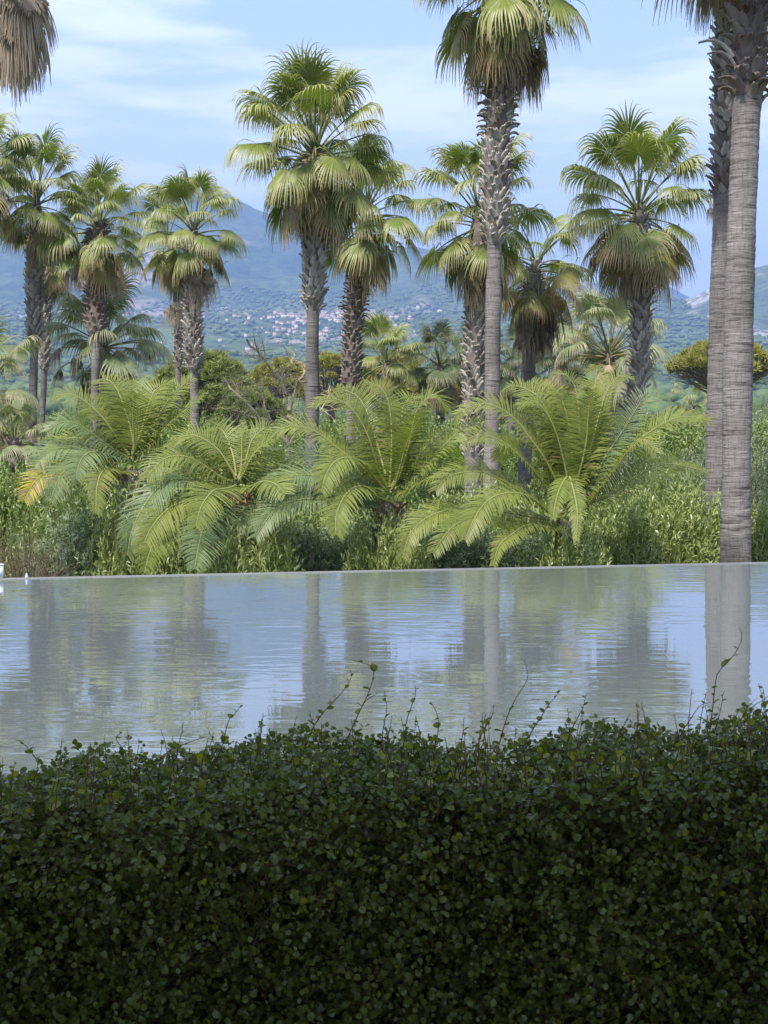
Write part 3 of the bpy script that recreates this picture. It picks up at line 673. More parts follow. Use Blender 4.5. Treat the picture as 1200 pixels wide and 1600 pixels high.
low_palm('small dull green fan palm touching the patterned trunk in the middle', 722, 560, 90, 1.1, 18, 'fan_dark', 6, seed=78, dead='fan_dead', el=(84, -62))
low_palm('dark fan palm low behind the palm with the thick brown skirt', 872, 560, 75, 1.1, 20, 'fan_dark', 4, seed=79, dead='fan_dead')
low_palm('dark fan palm low between the tall smooth trunk and the brown skirt', 800, 560, 80, 1.0, 18, 'fan_dark', 4, seed=80, dead='fan_dead')
low_palm('pale fan palm with dry lower fronds cut off at the frame edge', -22, 610, 45, 1.0, 22, nd=10, seed=81, old_share=0.4, old_mat='fan_tan')
low_palm('low bluish green fan palm under the pale one at the frame edge', 22, 690, 42, 0.62, 18, 'fan_pale', 0, foot=760, seed=83, old_share=0.0)
low_palm('tiny fan palm far off left of the thick grey trunk', 1082, 632, 110, 0.95, 12, 'fan', 0, foot=700, seed=85, old_share=0.0)

# ------------------------------------------------------------------ date palms
def date_frond(name, pix, Y, dz, twist, mat, seed, dens=1.0, ll=0.49, foot=None, dry=0.02):
    """pix: the rachis in photo pixels from the heart to the tip; dz: how far its tip comes towards (-) or goes from (+) the viewer"""
    rs = np.random.RandomState(seed)
    n0 = len(pix); ctrl = [np.array(at(x, y, Y + dz * (k / (n0 - 1)) ** 1.3)) - np.array(foot) for k, (x, y) in enumerate(pix)]
    P, L = catmull(ctrl, 40); b = Buf()
    b.tube(P, np.linspace(0.022, 0.004, 40), 5, A=(0, 0.6, 1))
    T = unit(np.gradient(P, axis=0))
    n = int(L / 0.032 * dens); s = np.linspace(0.06, 0.995, n)
    up0 = np.array([0, 0, 1.0])
    view = np.array([0, -1.0, 0])
    for k, u in enumerate(s):
        f = u * 39; i = min(38, int(f)); p = P[i] + (P[i + 1] - P[i]) * (f - i); t = T[i]
        side = np.cross(t, up0)
        if np.linalg.norm(side) < 0.25: side = side + np.cross(t, np.array([0, 1.0, 0.0])) * 0.8
        side = unit(side); nrm = np.cross(side, t)
        # twist the blade about the rachis so both rows of leaflets open to the view
        tw = twist * (0.35 + 0.65 * u)
        s2 = side * math.cos(tw) + nrm * math.sin(tw); n2 = np.cross(s2, t)
        prof = min(1.0, 0.35 + 3.2 * u) * (1 - 0.72 * max(0, (u - 0.45) / 0.55) ** 1.6)
        for sg in (-1, 1):
            ln = ll * prof * rs.uniform(0.88, 1.08) * (1 if rs.rand() > 0.02 else 0.5)
            fw = 0.30 + 0.62 * u
            d = unit(s2 * sg + t * (fw + rs.normal(0, .035)) + n2 * (0.34 + rs.normal(0, 0.06)))
            g = rs.uniform(0.12, 0.26); w = 0.0092 * (0.7 + 0.5 * prof)
            c = [p + s2 * sg * 0.006]; dd = d
            for q in (0.30, 0.36, 0.34):
                dd = unit(dd + np.array([0, 0, -g])); c.append(c[-1] + dd * ln * q)
            c = np.array(c); wd = unit(np.cross(dd, n2) + t * 0.2) ; wd = unit(t - d * np.dot(t, d))
            hw = np.array([0.55, 1.0, 0.8, 0.06]) * w
            A_, B_ = c - wd * hw[:, None], c + wd * hw[:, None]
            V = np.stack([A_, B_], 1).reshape(-1, 3)
            A = np.zeros((8, 3)); A[:, 0] = np.repeat([0, .33, .7, 1.0], 2) * 0.98; A[:, 1] = rs.rand(); A[:, 2] = 0.5 if rs.rand() < dry + 0.15 * max(0, u - .9) else 0
            b.add(V, [(0, 1, 3, 2), (2, 3, 5, 4), (4, 5, 7, 6)], A=A)
    return b.mesh(name, (M[mat],))

def date_palm(label, heart, Y, fronds, seed, trunk_r=0.2, extra=5, r_up=(140, 95)):
    rs = random.Random(seed)
    hp = at(heart[0], heart[1], Y); foot = Vector((hp.x, Y, GZ - 0.1))
    T = thing('date_palm', label, 'palm tree', foot, 'date palms along the pool edge')
    me, P, Ln = trunk_mesh('trunk', [(0, 0, 0), (0, 0, (hp.z - foot.z) * 0.5), (0, 0, hp.z - foot.z - 0.12)], lambda z: trunk_r, 'trunk_dark', seed, nr=16)
    ob('trunk', me, T)
    g_ = math.pi * (3 - 5 ** .5); H = hp.z - foot.z
    for k in range(70):
        z = H * (0.25 + 0.75 * k / 70) - 0.2; a = k * g_
        ob('leaf_base', boots('hug', rs.choice(['boot_dark', 'boot_red', 'boot']))[rs.randrange(3)], T, ((trunk_r - .02) * math.cos(a), (trunk_r - .02) * math.sin(a), z), (0, 0.1, a), 0.72)
    for k, fr in enumerate(fronds):
        pix, dz, tw, mat = fr[:4]
        pix = [(heart[0] + (pix[0][0] - heart[0]) * 0.25, heart[1] + (pix[0][1] - heart[1]) * 0.35)] + list(pix)
        ob('frond', date_frond('date_frond', pix, Y, dz, tw, mat, seed * 100 + k, foot=foot, ll=fr[4] if len(fr) > 4 else 0.49, dry=0.5 if mat == 'date_yellow' else 0.015), T)
    # fronds on the far side, seen between the others
    for k in range(extra):
        a = -1.15 + 2.3 * (k + .5) / extra + rs.uniform(-.12, .12); R0 = rs.uniform(0.85, 1.1)
        tipx = heart[0] + math.sin(a) * r_up[0] * R0; tipy = heart[1] - math.cos(a) * r_up[1] * R0 * 1.1 + 12
        mx = heart[0] + math.sin(a) * r_up[0] * 0.48; my = heart[1] - (math.cos(a) * 0.8 + 0.35) * r_up[1] * 0.75
        ob('frond', date_frond('date_frond', [heart, (mx, my), (mx * .35 + tipx * .65, min(my, tipy) - 6), (tipx, tipy + 10)], Y + .1, rs.uniform(0.8, 1.8), rs.uniform(-.5, .5), 'date', seed * 200 + k, foot=foot), T)
    # orange fruit stalks at the heart
    b = Buf()
    for k in range(30 if seed < 3 else 3):
        a = rs.uniform(0, 6.28); r0 = rs.uniform(.1, .25); q = [(r0 * math.cos(a), r0 * math.sin(a) - 0.12, H - rs.uniform(.1, .3))]
        for _ in range(4): q.append((q[-1][0] * 1.12 + rs.uniform(-.02, .02), q[-1][1] * 1.12, q[-1][2] + rs.uniform(-.10, .05)))
        b.tube(q, 0.006, 4, A=(0.3, rs.random(), 0.0))
    ob('fruit_stalk', b.mesh('fruit_stalk', (ORANGE,)), T, kind='stuff')
    return T
ORANGE = leaf_mat('fruit_stalk_orange', (0.42, 0.20, 0.04), (0.55, 0.30, 0.06), (0.5, 0.3, 0.1), (0.4, 0.2, 0.05), 0.5, 0.1)
D, DB, DY = 'date', 'date_blue', 'date_yellow'
date_palm('date palm furthest left, one low frond turned bright yellow', (207, 722), 24.6, [
    ([(208, 690), (200, 655), (182, 607), (162, 592), (142, 605)], 0.5, 0.5, D), ([(216, 690), (218, 640), (221, 605), (229, 587)], 0.6, 0.1, D),
    ([(222, 670), (235, 625), (247, 606), (272, 596)], 0.3, -0.5, D), ([(230, 690), (252, 642), (275, 612), (300, 590)], 0.2, -0.6, D),
    ([(238, 695), (260, 667), (297, 635), (315, 622)], -0.2, -0.6, D), ([(187, 690), (160, 652), (130, 625), (105, 615), (84, 624)], 0, 0.6, D),
    ([(178, 702), (150, 682), (120, 662), (95, 660), (74, 674)], -0.4, 0.7, DB), ([(182, 712), (150, 700), (117, 700), (87, 701), (67, 711), (53, 727)], -0.8, 0.7, DB),
    ([(170, 716), (117, 718), (82, 732), (55, 752), (38, 782)], -1.2, 0.7, DY), ([(176, 714), (150, 706), (132, 712), (122, 730), (119, 748)], -1.3, 0.5, DB),
    ([(170, 720), (140, 725), (110, 732), (92, 747), (79, 782)], -1.4, 0.6, DB), ([(195, 738), (170, 731), (157, 742), (151, 765), (150, 802)], -1.8, 0.5, D, 0.34),
    ([(228, 718), (242, 708), (262, 694)], 0.2, -0.5, D), ([(206, 690), (200, 640), (192, 606), (196, 590)], 1.2, 0.3, D), ([(210, 700), (208, 650), (214, 615)], -0.4, 0.0, D),
    ([(184, 705), (150, 690), (118, 684), (90, 690), (66, 706)], 0.3, 0.7, D)], 1, r_up=(110, 110))
date_palm('date palm second from the left with blue-green fronds drooping to the pool edge', (370, 757), 23.1, [
    ([(362, 735), (340, 702), (310, 682), (285, 682), (263, 698)], 0.0, 0.7, D), ([(345, 745), (310, 722), (280, 712), (252, 720), (229, 747)], -0.6, 0.7, D),
    ([(330, 762), (295, 750), (267, 750), (247, 762), (224, 792), (206, 830), (199, 868)], -1.1, 0.7, DB), ([(335, 778), (310, 784), (280, 786), (255, 802), (235, 827), (219, 862)], -1.4, 0.7, D),
    ([(338, 795), (305, 806), (275, 817), (250, 837), (235, 860), (226, 893)], -1.7, 0.7, D), ([(360, 762), (345, 765), (332, 768), (315, 790), (306, 822)], -1.6, 0.5, D),
    ([(350, 785), (332, 803), (317, 827), (310, 855), (304, 888)], -1.9, 0.4, DB), ([(366, 720), (360, 698), (350, 676), (338, 667), (328, 673)], 0.6, 0.6, D),
    ([(377, 730), (378, 690), (379, 657)], 0.2, 0.1, D, 0.16), ([(380, 735), (386, 712), (394, 687), (412, 670), (424, 668)], 0.3, -0.6, D),
    ([(382, 738), (394, 713), (410, 695), (424, 686)], -0.1, -0.6, D), ([(375, 735), (380, 700), (388, 672)], 0.9, -0.2, D), ([(392, 760), (410, 752), (430, 756), (446, 772)], -0.8, -0.6, D),
    ([(340, 755), (318, 738), (292, 732), (262, 740), (240, 764)], 0.2, 0.7, D)], 2, extra=3, r_up=(85, 80))
date_palm('date palm third from the left, fronds arching widely left over the shrubs', (608, 772), 23.4, [
    ([(592, 735), (575, 682), (555, 645), (530, 625), (505, 624), (486, 636)], -0.1, 0.6, D), ([(588, 690), (572, 640), (555, 617), (527, 606)], 0.9, 0.6, D),
    ([(610, 740), (612, 700), (611, 657), (606, 625), (593, 604), (569, 597)], 0.2, 0.4, D), ([(620, 740), (630, 680), (628, 645), (640, 622), (661, 620)], 0.6, -0.4, D),
    ([(626, 740), (640, 690), (650, 645), (665, 625), (681, 617), (698, 643)], -0.2, -0.6, D), ([(618, 755), (635, 695), (655, 655), (668, 636)], -0.6, -0.2, D),
    ([(640, 750), (660, 730), (690, 700), (720, 672), (757, 655)], -0.3, -0.7, D), ([(632, 755), (647, 728), (662, 702), (692, 680)], 0.1, -0.6, D),
    ([(588, 752), (560, 725), (530, 702), (502, 680), (480, 669), (447, 667), (424, 686)], -0.2, 0.7, D), ([(580, 760), (545, 735), (512, 719), (490, 710), (465, 710), (444, 722)], 0.1, 0.7, DB),
    ([(580, 772), (535, 758), (500, 745), (465, 742), (435, 755), (411, 792)], -0.9, 0.7, DB), ([(585, 786), (555, 786), (520, 782), (490, 779), (450, 785), (420, 807), (399, 839)], -1.3, 0.7, DB),
    ([(596, 760), (580, 740), (565, 722), (545, 715), (525, 720), (510, 740), (502, 768)], -1.3, 0.5, D), ([(602, 782), (590, 776), (575, 762), (555, 761), (537, 777), (525, 807), (525, 836)], -1.7, 0.4, D),
    ([(560, 765), (490, 742), (440, 738), (415, 745), (392, 762), (379, 792)], -0.3, 0.7, D), ([(560, 790), (480, 780), (430, 790), (400, 800), (377, 815), (359, 847)], -1.0, 0.7, DB),
    ([(640, 765), (668, 748), (700, 738)], -0.8, -0.5, D), ([(598, 745), (580, 705), (560, 680), (538, 664)], 0.6, 0.5, D), ([(614, 745), (622, 690), (618, 650), (610, 628)], 0.8, 0.1, D)], 3, extra=3)
date_palm('largest date palm, right of centre, with upright bright green fronds', (888, 800), 23.2, [
    ([(866, 778), (840, 742), (815, 715), (785, 690), (750, 680), (719, 692)], -0.6, 0.7, D), ([(876, 765), (850, 715), (825, 680), (805, 655), (775, 635), (745, 632), (711, 648)], -0.1, 0.7, D),
    ([(887, 750), (870, 680), (852, 642), (832, 626), (811, 633)], 0.0, 0.6, D), ([(884, 730), (862, 660), (845, 625), (825, 609), (800, 602), (784, 613)], 0.7, 0.6, D),
    ([(890, 720), (880, 660), (865, 622), (845, 604), (830, 594)], 1.0, 0.4, D), ([(900, 760), (904, 720), (905, 660), (900, 610), (885, 586), (864, 583)], 0.2, 0.3, D),
    ([(915, 740), (927, 685), (940, 635), (952, 605), (970, 587), (991, 592)], 0.1, -0.5, D), ([(912, 720), (925, 650), (930, 600), (933, 571)], 0.8, -0.1, D),
    ([(925, 755), (945, 715), (975, 670), (1000, 630), (1020, 617), (1046, 623)], 0.3, -0.6, DB), ([(922, 770), (950, 728), (980, 700), (1015, 675), (1050, 655), (1080, 651), (1110, 658)], -0.3, -0.7, D),
    ([(915, 795), (927, 777), (960, 735), (980, 707), (1005, 687), (1026, 707)], -0.9, -0.5, D), ([(950, 775), (990, 747), (1020, 731), (1050, 725), (1106, 737)], 0.7, -0.7, D),
    ([(875, 810), (857, 800), (830, 777), (800, 770), (770, 777), (747, 800), (726, 843)], -1.5, 0.6, D), ([(865, 800), (820, 768), (787, 752), (760, 739), (730, 737), (700, 745), (680, 766)], -0.8, 0.7, D),
    ([(860, 812), (800, 802), (735, 795), (700, 797), (665, 810), (640, 835), (629, 872)], -1.2, 0.7, D), ([(866, 820), (807, 815), (775, 807), (750, 807), (722, 814), (700, 830), (676, 864)], -1.5, 0.6, D),
    ([(872, 826), (858, 824), (825, 820), (800, 835), (780, 852), (770, 884)], -1.7, 0.5, D, 0.26), ([(886, 770), (887, 745), (876, 760), (868, 785), (864, 812)], -1.5, 0.3, D, 0.22),
    ([(892, 765), (890, 745), (897, 770), (902, 800), (901, 845)], -1.7, -0.3, D, 0.22), ([(894, 740), (892, 680), (880, 630), (870, 610)], 0.4, 0.3, D), ([(905, 740), (916, 690), (920, 640), (926, 610)], -0.3, -0.2, D),
    ([(878, 750), (855, 700), (838, 668), (812, 652)], 0.8, 0.5, D)], 4, extra=5, r_up=(150, 160))

# ------------------------------------------------------------------ shrubs
def shrub_mesh(name, mat, shoots, per, leaf, width, seed, droop=0.0, up=0.7, slen=0.34, twigs=0.25, flat=0.8):
    """leafy shoots that fill a dome of unit radius (x, y) and height 1"""
    rs = np.random.RandomState(seed)
    d = unit(rs.normal(size=(shoots, 3))); d[:, 2] = np.abs(d[:, 2]) * 1.0
    lump = 1 + 0.22 * (fbm(d[:, 0] * 2.2 + 5, d[:, 2] * 2.2 + d[:, 1] * 1.7 + 5, 3, seed) - .5) * 2
    rad = rs.uniform(0.55, 1.0, shoots) ** 0.5 * lump
    O = d * rad[:, None]; O[:, 2] *= 1.0; low = rs.rand(shoots) < 0.35; O[low, 2] *= rs.rand(low.sum())
    dirs = unit(d * (1 - up) + np.array([0, 0, up]) + rs.normal(0, .28, (shoots, 3)))
    P0 = O[:, None, None]; t = np.linspace(0.0, 1.0, per)
    pos = O[:, None] + dirs[:, None] * (slen * (t[None, :, None] - 0.8)) + np.array([0, 0, -1.0]) * (droop * slen * t[None, :, None] ** 2)
    pos = pos.reshape(-1, 3); dd = np.repeat(dirs, per, 0); n = len(pos)
    ref = unit(rs.normal(size=(n, 3))); s = unit(np.cross(dd, ref))
    ld = unit(s * rs.uniform(0.6, 1.1, (n, 1)) + dd * 0.75 + np.array([0, 0, -droop]) * rs.uniform(.3, 1, (n, 1)))
    w = unit(np.cross(ld, dd + rs.normal(0, .3, (n, 3)))) * width * 0.5
    ln = leaf * rs.uniform(0.7, 1.15, (n, 1)) * (1 - 0.35 * np.tile(t, shoots)[:, None])
    sag = np.array([0, 0, -1.0]) * ln * 0.16
    a = pos; m1 = pos + ld * ln * 0.45; e = pos + ld * ln + sag
    V = np.stack([a, m1 - w, m1 + w, e], 1).reshape(-1, 3)
    k = np.arange(n) * 4
    T = np.concatenate([np.stack([k, k + 1, k + 2], 1), np.stack([k + 1, k + 3, k + 2], 1)])
    A = np.zeros((n, 4, 3)); A[:, :, 0] = np.array([0, .4, .4, .8]); A[:, :, 1] = (0.65 * rs.rand(n) + 0.35 * np.tile(t, shoots))[:, None]
    b = Buf(); b.add(V, T=T, A=A.reshape(-1, 3))
    for q in range(int(shoots * twigs * 0.3)):
        i = rs.randint(shoots); b.tube([O[i] * 0.2 * np.array([1, 1, 0.2]), O[i] * 0.6, O[i] * 0.85, O[i] + dirs[i] * slen * .2], [0.009, 0.007, 0.005, 0.003], 3, A=(0, .5, 1))
    return b.mesh(name, (M[mat],), False)
SH = {
    'oleander': [shrub_mesh('oleander_leaves', 'oleander', 1150, 16, 0.135, 0.022, 300 + k, 0.0, 0.75, 0.36) for k in range(3)],
    'willowy': [shrub_mesh('willowy_leaves', 'willowy', 2000, 15, 0.10, 0.016, 310 + k, 0.45, 0.45, 0.36) for k in range(3)],
    'brownish': [shrub_mesh('brownish_leaves', 'brownish', 420, 10, 0.07, 0.012, 320, 0.3, 0.4, 0.4, 3.0)],
    'bush': [shrub_mesh('bush_leaves', 'bush', 1300, 13, 0.065, 0.026, 330 + k, 0.0, 0.6, 0.20) for k in range(2)],
    'olive': [shrub_mesh('olive_leaves', 'olive', 1300, 13, 0.06, 0.015, 340 + k, 0.1, 0.5, 0.26) for k in range(2)],
}
def shrub(kind, label, px, top, Y, w, seed, group, d=None, hmul=1.0, cat='shrub'):
    rs = random.Random(seed); tp = at(px, top, Y); h = tp.z - (GZ - 0.05)
    me = SH[kind][seed % len(SH[kind])]
    o = ob(kind + '_shrub' if kind != 'bush' else 'bush', me, loc=(tp.x, Y, GZ - 0.05), rot=(0, 0, rs.uniform(0, 6.28)))
    o.scale = (w, d or w * 0.8, h / 1.12); tag(o, label, cat, group)
    return o
g1 = 'willowy shrubs lining the far side of the pool'
for k, (px, top, Y, w) in enumerate([(128, 775, 24.2, .9), (205, 790, 24.0, .9), (285, 800, 23.8, .9), (365, 795, 23.9, .9), (445, 800, 23.9, .9), (520, 795, 24.0, .9), (600, 812, 23.9, .85), (680, 815, 24.0, .85), (760, 805, 24.2, .9), (835, 815, 24.1, .8)]):
    where = ['right of the brown twiggy shrub', 'under the leftmost date palm', 'behind the second date palm\'s lowest tips', 'below the heart of the second date palm', 'between the second and third date palms', 'under the third date palm\'s left fronds',
             'below the heart of the third date palm', 'under the lowest left frond of the largest date palm', 'in front of the tall smooth trunk\'s foot', 'left of the largest date palm\'s heart'][k]
    shrub('willowy', 'narrow-leaved green shrub at the water, ' + where, px, top - 34, Y + .75, w * 1.5, k, g1)
g2 = 'oleander shrubs along the pool and behind'
for k, (px, top, Y, w, where) in enumerate([
    (930, 785, 24.3, .8, 'right of the largest date palm\'s heart'), (1000, 760, 24.6, .95, 'midway between the largest date palm and the thick trunk'), (1075, 745, 24.9, .95, 'against the left side of the thick grey trunk'),
    (1190, 745, 24.7, .95, 'right of the thick grey trunk'), (1260, 750, 25.5, 1.0, 'cut off by the edge right of the thick trunk'), (215, 745, 25.6, .95, 'behind the leftmost date palm'), (612, 762, 22.95, .8, 'in front of the third date palm\'s heart'),
    (690, 760, 27.5, 1.2, 'between the third and largest date palms'), (1040, 715, 27.0, 1.0, 'behind and left of the partly hidden trunk'), (455, 760, 27.0, 1.1, 'between second and third date palms, further back'),
    (960, 742, 27.0, 1.0, 'just behind the largest date palm\'s right fronds'), (320, 770, 27.5, 1.1, 'behind the second date palm'), (830, 765, 26.2, 1.2, 'behind the lower left fronds of the largest date palm'), (760, 745, 28.5, 1.4, 'around the foot of the tall smooth trunk'), (530, 775, 26.6, 1.1, 'behind the low left fronds of the third date palm'), (374, 760, 22.65, .75, 'in front of the heart of the second date palm'), (212, 732, 24.1, .8, 'in front of the heart of the leftmost date palm'), (120, 755, 26.5, 1.2, 'behind the yellow frond of the leftmost date palm'), (880, 770, 26.6, 1.1, 'behind the heart of the largest date palm'), (893, 806, 22.75, .8, 'in front of the heart of the largest date palm')]):
    shrub('oleander', 'oleander shrub with long upright leaves, ' + where, px, top - 6, Y + (1.2 if 'in front' not in where else 0), w * 1.2 if 'in front' not in where else 1.0, 20 + k, g2)
shrub('brownish', 'half bare brown twiggy shrub at the left end of the pool rim', 45, 775, 23.6, 0.85, 3, None)
shrub('brownish', 'second brown twiggy shrub, cut off by the left edge above the white post', -35, 770, 23.9, 0.9, 4, None)
g3 = 'bright green bushes behind the date palms'
for k, (px, top, Y, w, where) in enumerate([(10, 690, 31, 1.5, 'at the left edge'), (95, 712, 30, 1.3, 'left of the leftmost date palm'), (-70, 690, 32, 1.8, 'outside the left edge'), (110, 622, 75, 2.2, 'low behind the two slim left trunks'),
    (180, 640, 62, 2.2, 'behind the crown of the leftmost date palm'), (262, 655, 60, 2.4, 'between the leftmost date palm and the slim green trunk'), (385, 672, 50, 2.2, 'behind the second date palm'), (520, 690, 48, 2.0, 'at the foot of the silvery trunk'),
    (655, 655, 70, 2.8, 'behind the third date palm'), (710, 668, 52, 2.2, 'at the foot of the patterned middle trunk'), (800, 655, 60, 2.4, 'behind the tall smooth trunk'), (900, 640, 66, 2.6, 'below the pale fan palm'), (600, 668, 58, 2.2, 'under the small upright fan palm'), (460, 668, 75, 2.6, 'below the bare tree')]):
    shrub('bush', 'rounded green bush ' + where, px, top, Y, w, 50 + k, g3, cat='bush')
rb = random.Random(12)
for k in range(34):
    px = -120 + 1440 * (k + rb.uniform(.1, .9)) / 34; Y = rb.uniform(46, 100)
    shrub('bush', 'rounded green bush in the dense scrub between the palm trunks', px, rb.uniform(628, 668), Y, rb.uniform(2.4, 4.0) * Y / 70, 120 + k, 'bushes of the dense scrub between the palm trunks', cat='bush')
for k in range(190):
    r = rb.uniform(120, 520) if k < 90 else rb.uniform(520, 1700); px = rb.uniform(-150, 1350)
    z0 = (float(terrain_z(np.array([px]), np.array([r]))[0]) if r > 265 else GZ) - .4
    h = EYE + (HOR - rb.uniform(614, 652)) / F * r - z0 if k < 90 else rb.uniform(5, 9)
    o = ob('distant_tree', SH[rb.choice(['bush', 'olive'])][k % 2], loc=((px - 600) / F * r, r, z0), rot=(0, 0, rb.uniform(0, 6.3)))
    w_ = rb.uniform(3.0, 5.5) * (0.6 + min(r, 700) / 400); o.scale = (w_, w_, h / 1.12)
    tag(o, 'distant round green tree on the plain beyond the palms', 'tree', 'distant trees on the plain')
g4 = 'grey-green olive-like shrubs on the right'
for k, (px, top, Y, w, where) in enumerate([(1060, 672, 37, 1.9, 'left of the two ringed trunks'), (1175, 640, 40, 2.0, 'right of the two ringed trunks'), (1120, 655, 44, 2.2, 'seen between and behind the ringed trunks'), (1000, 690, 38, 1.5, 'behind the arching right fronds of the largest date palm'), (1240, 650, 38, 2.0, 'outside the right edge'), (1200, 690, 31, 1.5, 'low at the right edge')]):
    shrub('olive', 'grey-green fine-leaved shrub ' + where, px, top, Y, w, 80 + k, g4)

# bare twigs at the left end
def twig_bush(label, px, py, Y, n, h, seed):
    rs = np.random.RandomState(seed); p = at(px, py, Y); b = Buf()
    for k in range(n):
        q = [np.array([rs.normal(0, .22), rs.normal(0, .15), 0])]; d = unit(np.array([rs.normal(0, .55), rs.normal(0, .3), 1.0]))
        for _ in range(7):
            d = unit(d + rs.normal(0, .16, 3) + np.array([0, 0, -0.05])); q.append(q[-1] + d * h / 7)
        b.tube(q, np.linspace(0.010, 0.002, 8), 4)
    o = ob('bare_shrub', b.mesh('bare_shrub', (M['bare'],)), loc=(p.x, Y, GZ)); tag(o, label, 'shrub')
twig_bush('tangle of bare brown stems above the pool rim at the left end', 40, 890, 23.35, 60, 1.55, 1)
twig_bush('few leaning grey stems in the shrubs under the third date palm', 500, 890, 23.6, 14, 1.7, 2)
twig_bush('leaning grey stems in the shrubs below the largest date palm\'s left fronds', 745, 890, 23.5, 16, 1.5, 3)
twig_bush('thin grey stems among the oleanders right of the largest date palm', 975, 885, 23.9, 12, 1.5, 4)

# ------------------------------------------------------------------ pines and the bare tree
def tuft_cloud(b, C, Rr, n, seed, blades=9, ln=0.5, flat=0.7):
    rs = np.random.RandomState(seed)
    d = unit(rs.normal(size=(n, 3))); d[:, 2] = np.where(d[:, 2] < -0.2, -d[:, 2], d[:, 2]); p = np.array(C) + d * np.array([Rr, Rr, Rr * flat]) * rs.uniform(.75, 1.05, (n, 1))
    k = blades; P = np.repeat(p, k, 0); dd = unit(np.repeat(d, k, 0) * 0.6 + rs.normal(0, .6, (n * k, 3)) + np.array([0, 0, .35]))
    w = unit(np.cross(dd, rs.normal(size=(n * k, 3)))) * 0.045 * (ln / 0.5); L = ln * rs.uniform(.6, 1.1, (n * k, 1))
    V = np.stack([P - w, P + w, P + dd * L], 1).reshape(-1, 3); i = np.arange(n * k) * 3
    A = np.zeros((n * k, 3, 3)); A[:, :, 0] = np.array([0, 0, .8]); A[:, :, 1] = np.repeat(rs.rand(n), k)[:, None]
    b.add(V, T=np.stack([i, i + 1, i + 2], 1), A=A.reshape(-1, 3))
def stone_pine(label, cx, top, bot, w_px, Y, mat, seed, clumps=70, dome=0.75, twig_show=True):
    """an umbrella crown of needle clumps on forking limbs"""
    rs = random.Random(seed); ppm = F / Y
    base = at(cx, top, Y); H = base.z - GZ; w = w_px / 2 / ppm; th = (bot - top) / ppm
    T = thing('stone_pine', label, 'pine tree', (base.x, Y, GZ - .1), 'stone pines in the middle distance')
    b = Buf(); hub = np.array([rs.uniform(-.1, .1) * w, 0, H - th * 1.15])
    b.tube([(0, 0, 0), (0.1, 0, hub[2] * .5), tuple(hub)], [.30, .24, .2], 8); ob('trunk', b.mesh('trunk', (M['pine_bark'],)), T)
    cb = Buf(); lb = Buf(); cs = []
    for k in range(clumps):
        a = rs.uniform(0, 6.28); r = math.sqrt(rs.random()); x = math.cos(a) * r * w; y = math.sin(a) * r * w
        zz = H - th * (0.12 + dome * r ** 2.4) + rs.uniform(-.06, .06) * th; rr = rs.uniform(0.12, 0.20) * min(w, 4.0)
        cs.append((x, y, zz - rr * .4, rr))
    for x, y, zz, rr in cs:
        tuft_cloud(cb, (x, y, zz), rr, 46, rs.randrange(9999), 8, 0.42 * rr / 0.5 if rr < .6 else .45, 0.7)
        m = hub + (np.array([x, y, zz]) - hub) * .5 + np.array([rs.uniform(-.2, .2), 0, rs.uniform(-.3, .1)])
        lb.tube([hub + np.array([0, 0, rs.uniform(-.3, .3)]), m, (x, y, zz)], [.07, .045, .02], 4)
        for q in range(7 if twig_show else 2):
            s = m + (np.array([x, y, zz]) - m) * rs.uniform(-.15, .6); e = np.array([x, y, zz]) + np.array([rs.uniform(-1, 1), rs.uniform(-1, 1), rs.uniform(-.9, .1)]) * rr * 1.6
            lb.tube([s, (s + e) / 2 + np.array([rs.uniform(-.2, .2), 0, rs.uniform(-.2, .2)]), e], [.024, .016, .008], 3)
    ob('crown', cb.mesh('crown', (M[mat],), False), T); ob('limb', lb.mesh('limb', (M['twig'],)), T, kind='stuff')
stone_pine('broad dark green pine right of the slim green-trunked palm', 318, 543, 640, 165, 95, 'pine', 1, 130)
stone_pine('lower green pine crown below the broad dark one', 395, 600, 672, 120, 85, 'pine', 2, 70)
stone_pine('pale yellowish pine behind the bare tree', 440, 556, 610, 110, 120, 'pine_gold', 3, 70)
stone_pine('yellow-green pine between the silvery and the brown trunks', 520, 543, 625, 100, 105, 'pine_gold', 4, 80)
stone_pine('yellow-green pine behind the small upright fan palm', 615, 545, 640, 130, 110, 'pine_gold', 5, 80)
stone_pine('golden umbrella pine with grey twigs, split by the thick grey trunk', 1130, 527, 608, 155, 90, 'pine_gold', 6, 110, 0.45)
stone_pine('dark pine low behind the leaning skirted palm', 770, 585, 650, 150, 120, 'pine', 7, 70)
stone_pine('dark green pine hidden mostly behind the slim left trunks', 250, 588, 660, 90, 110, 'pine', 8, 60)

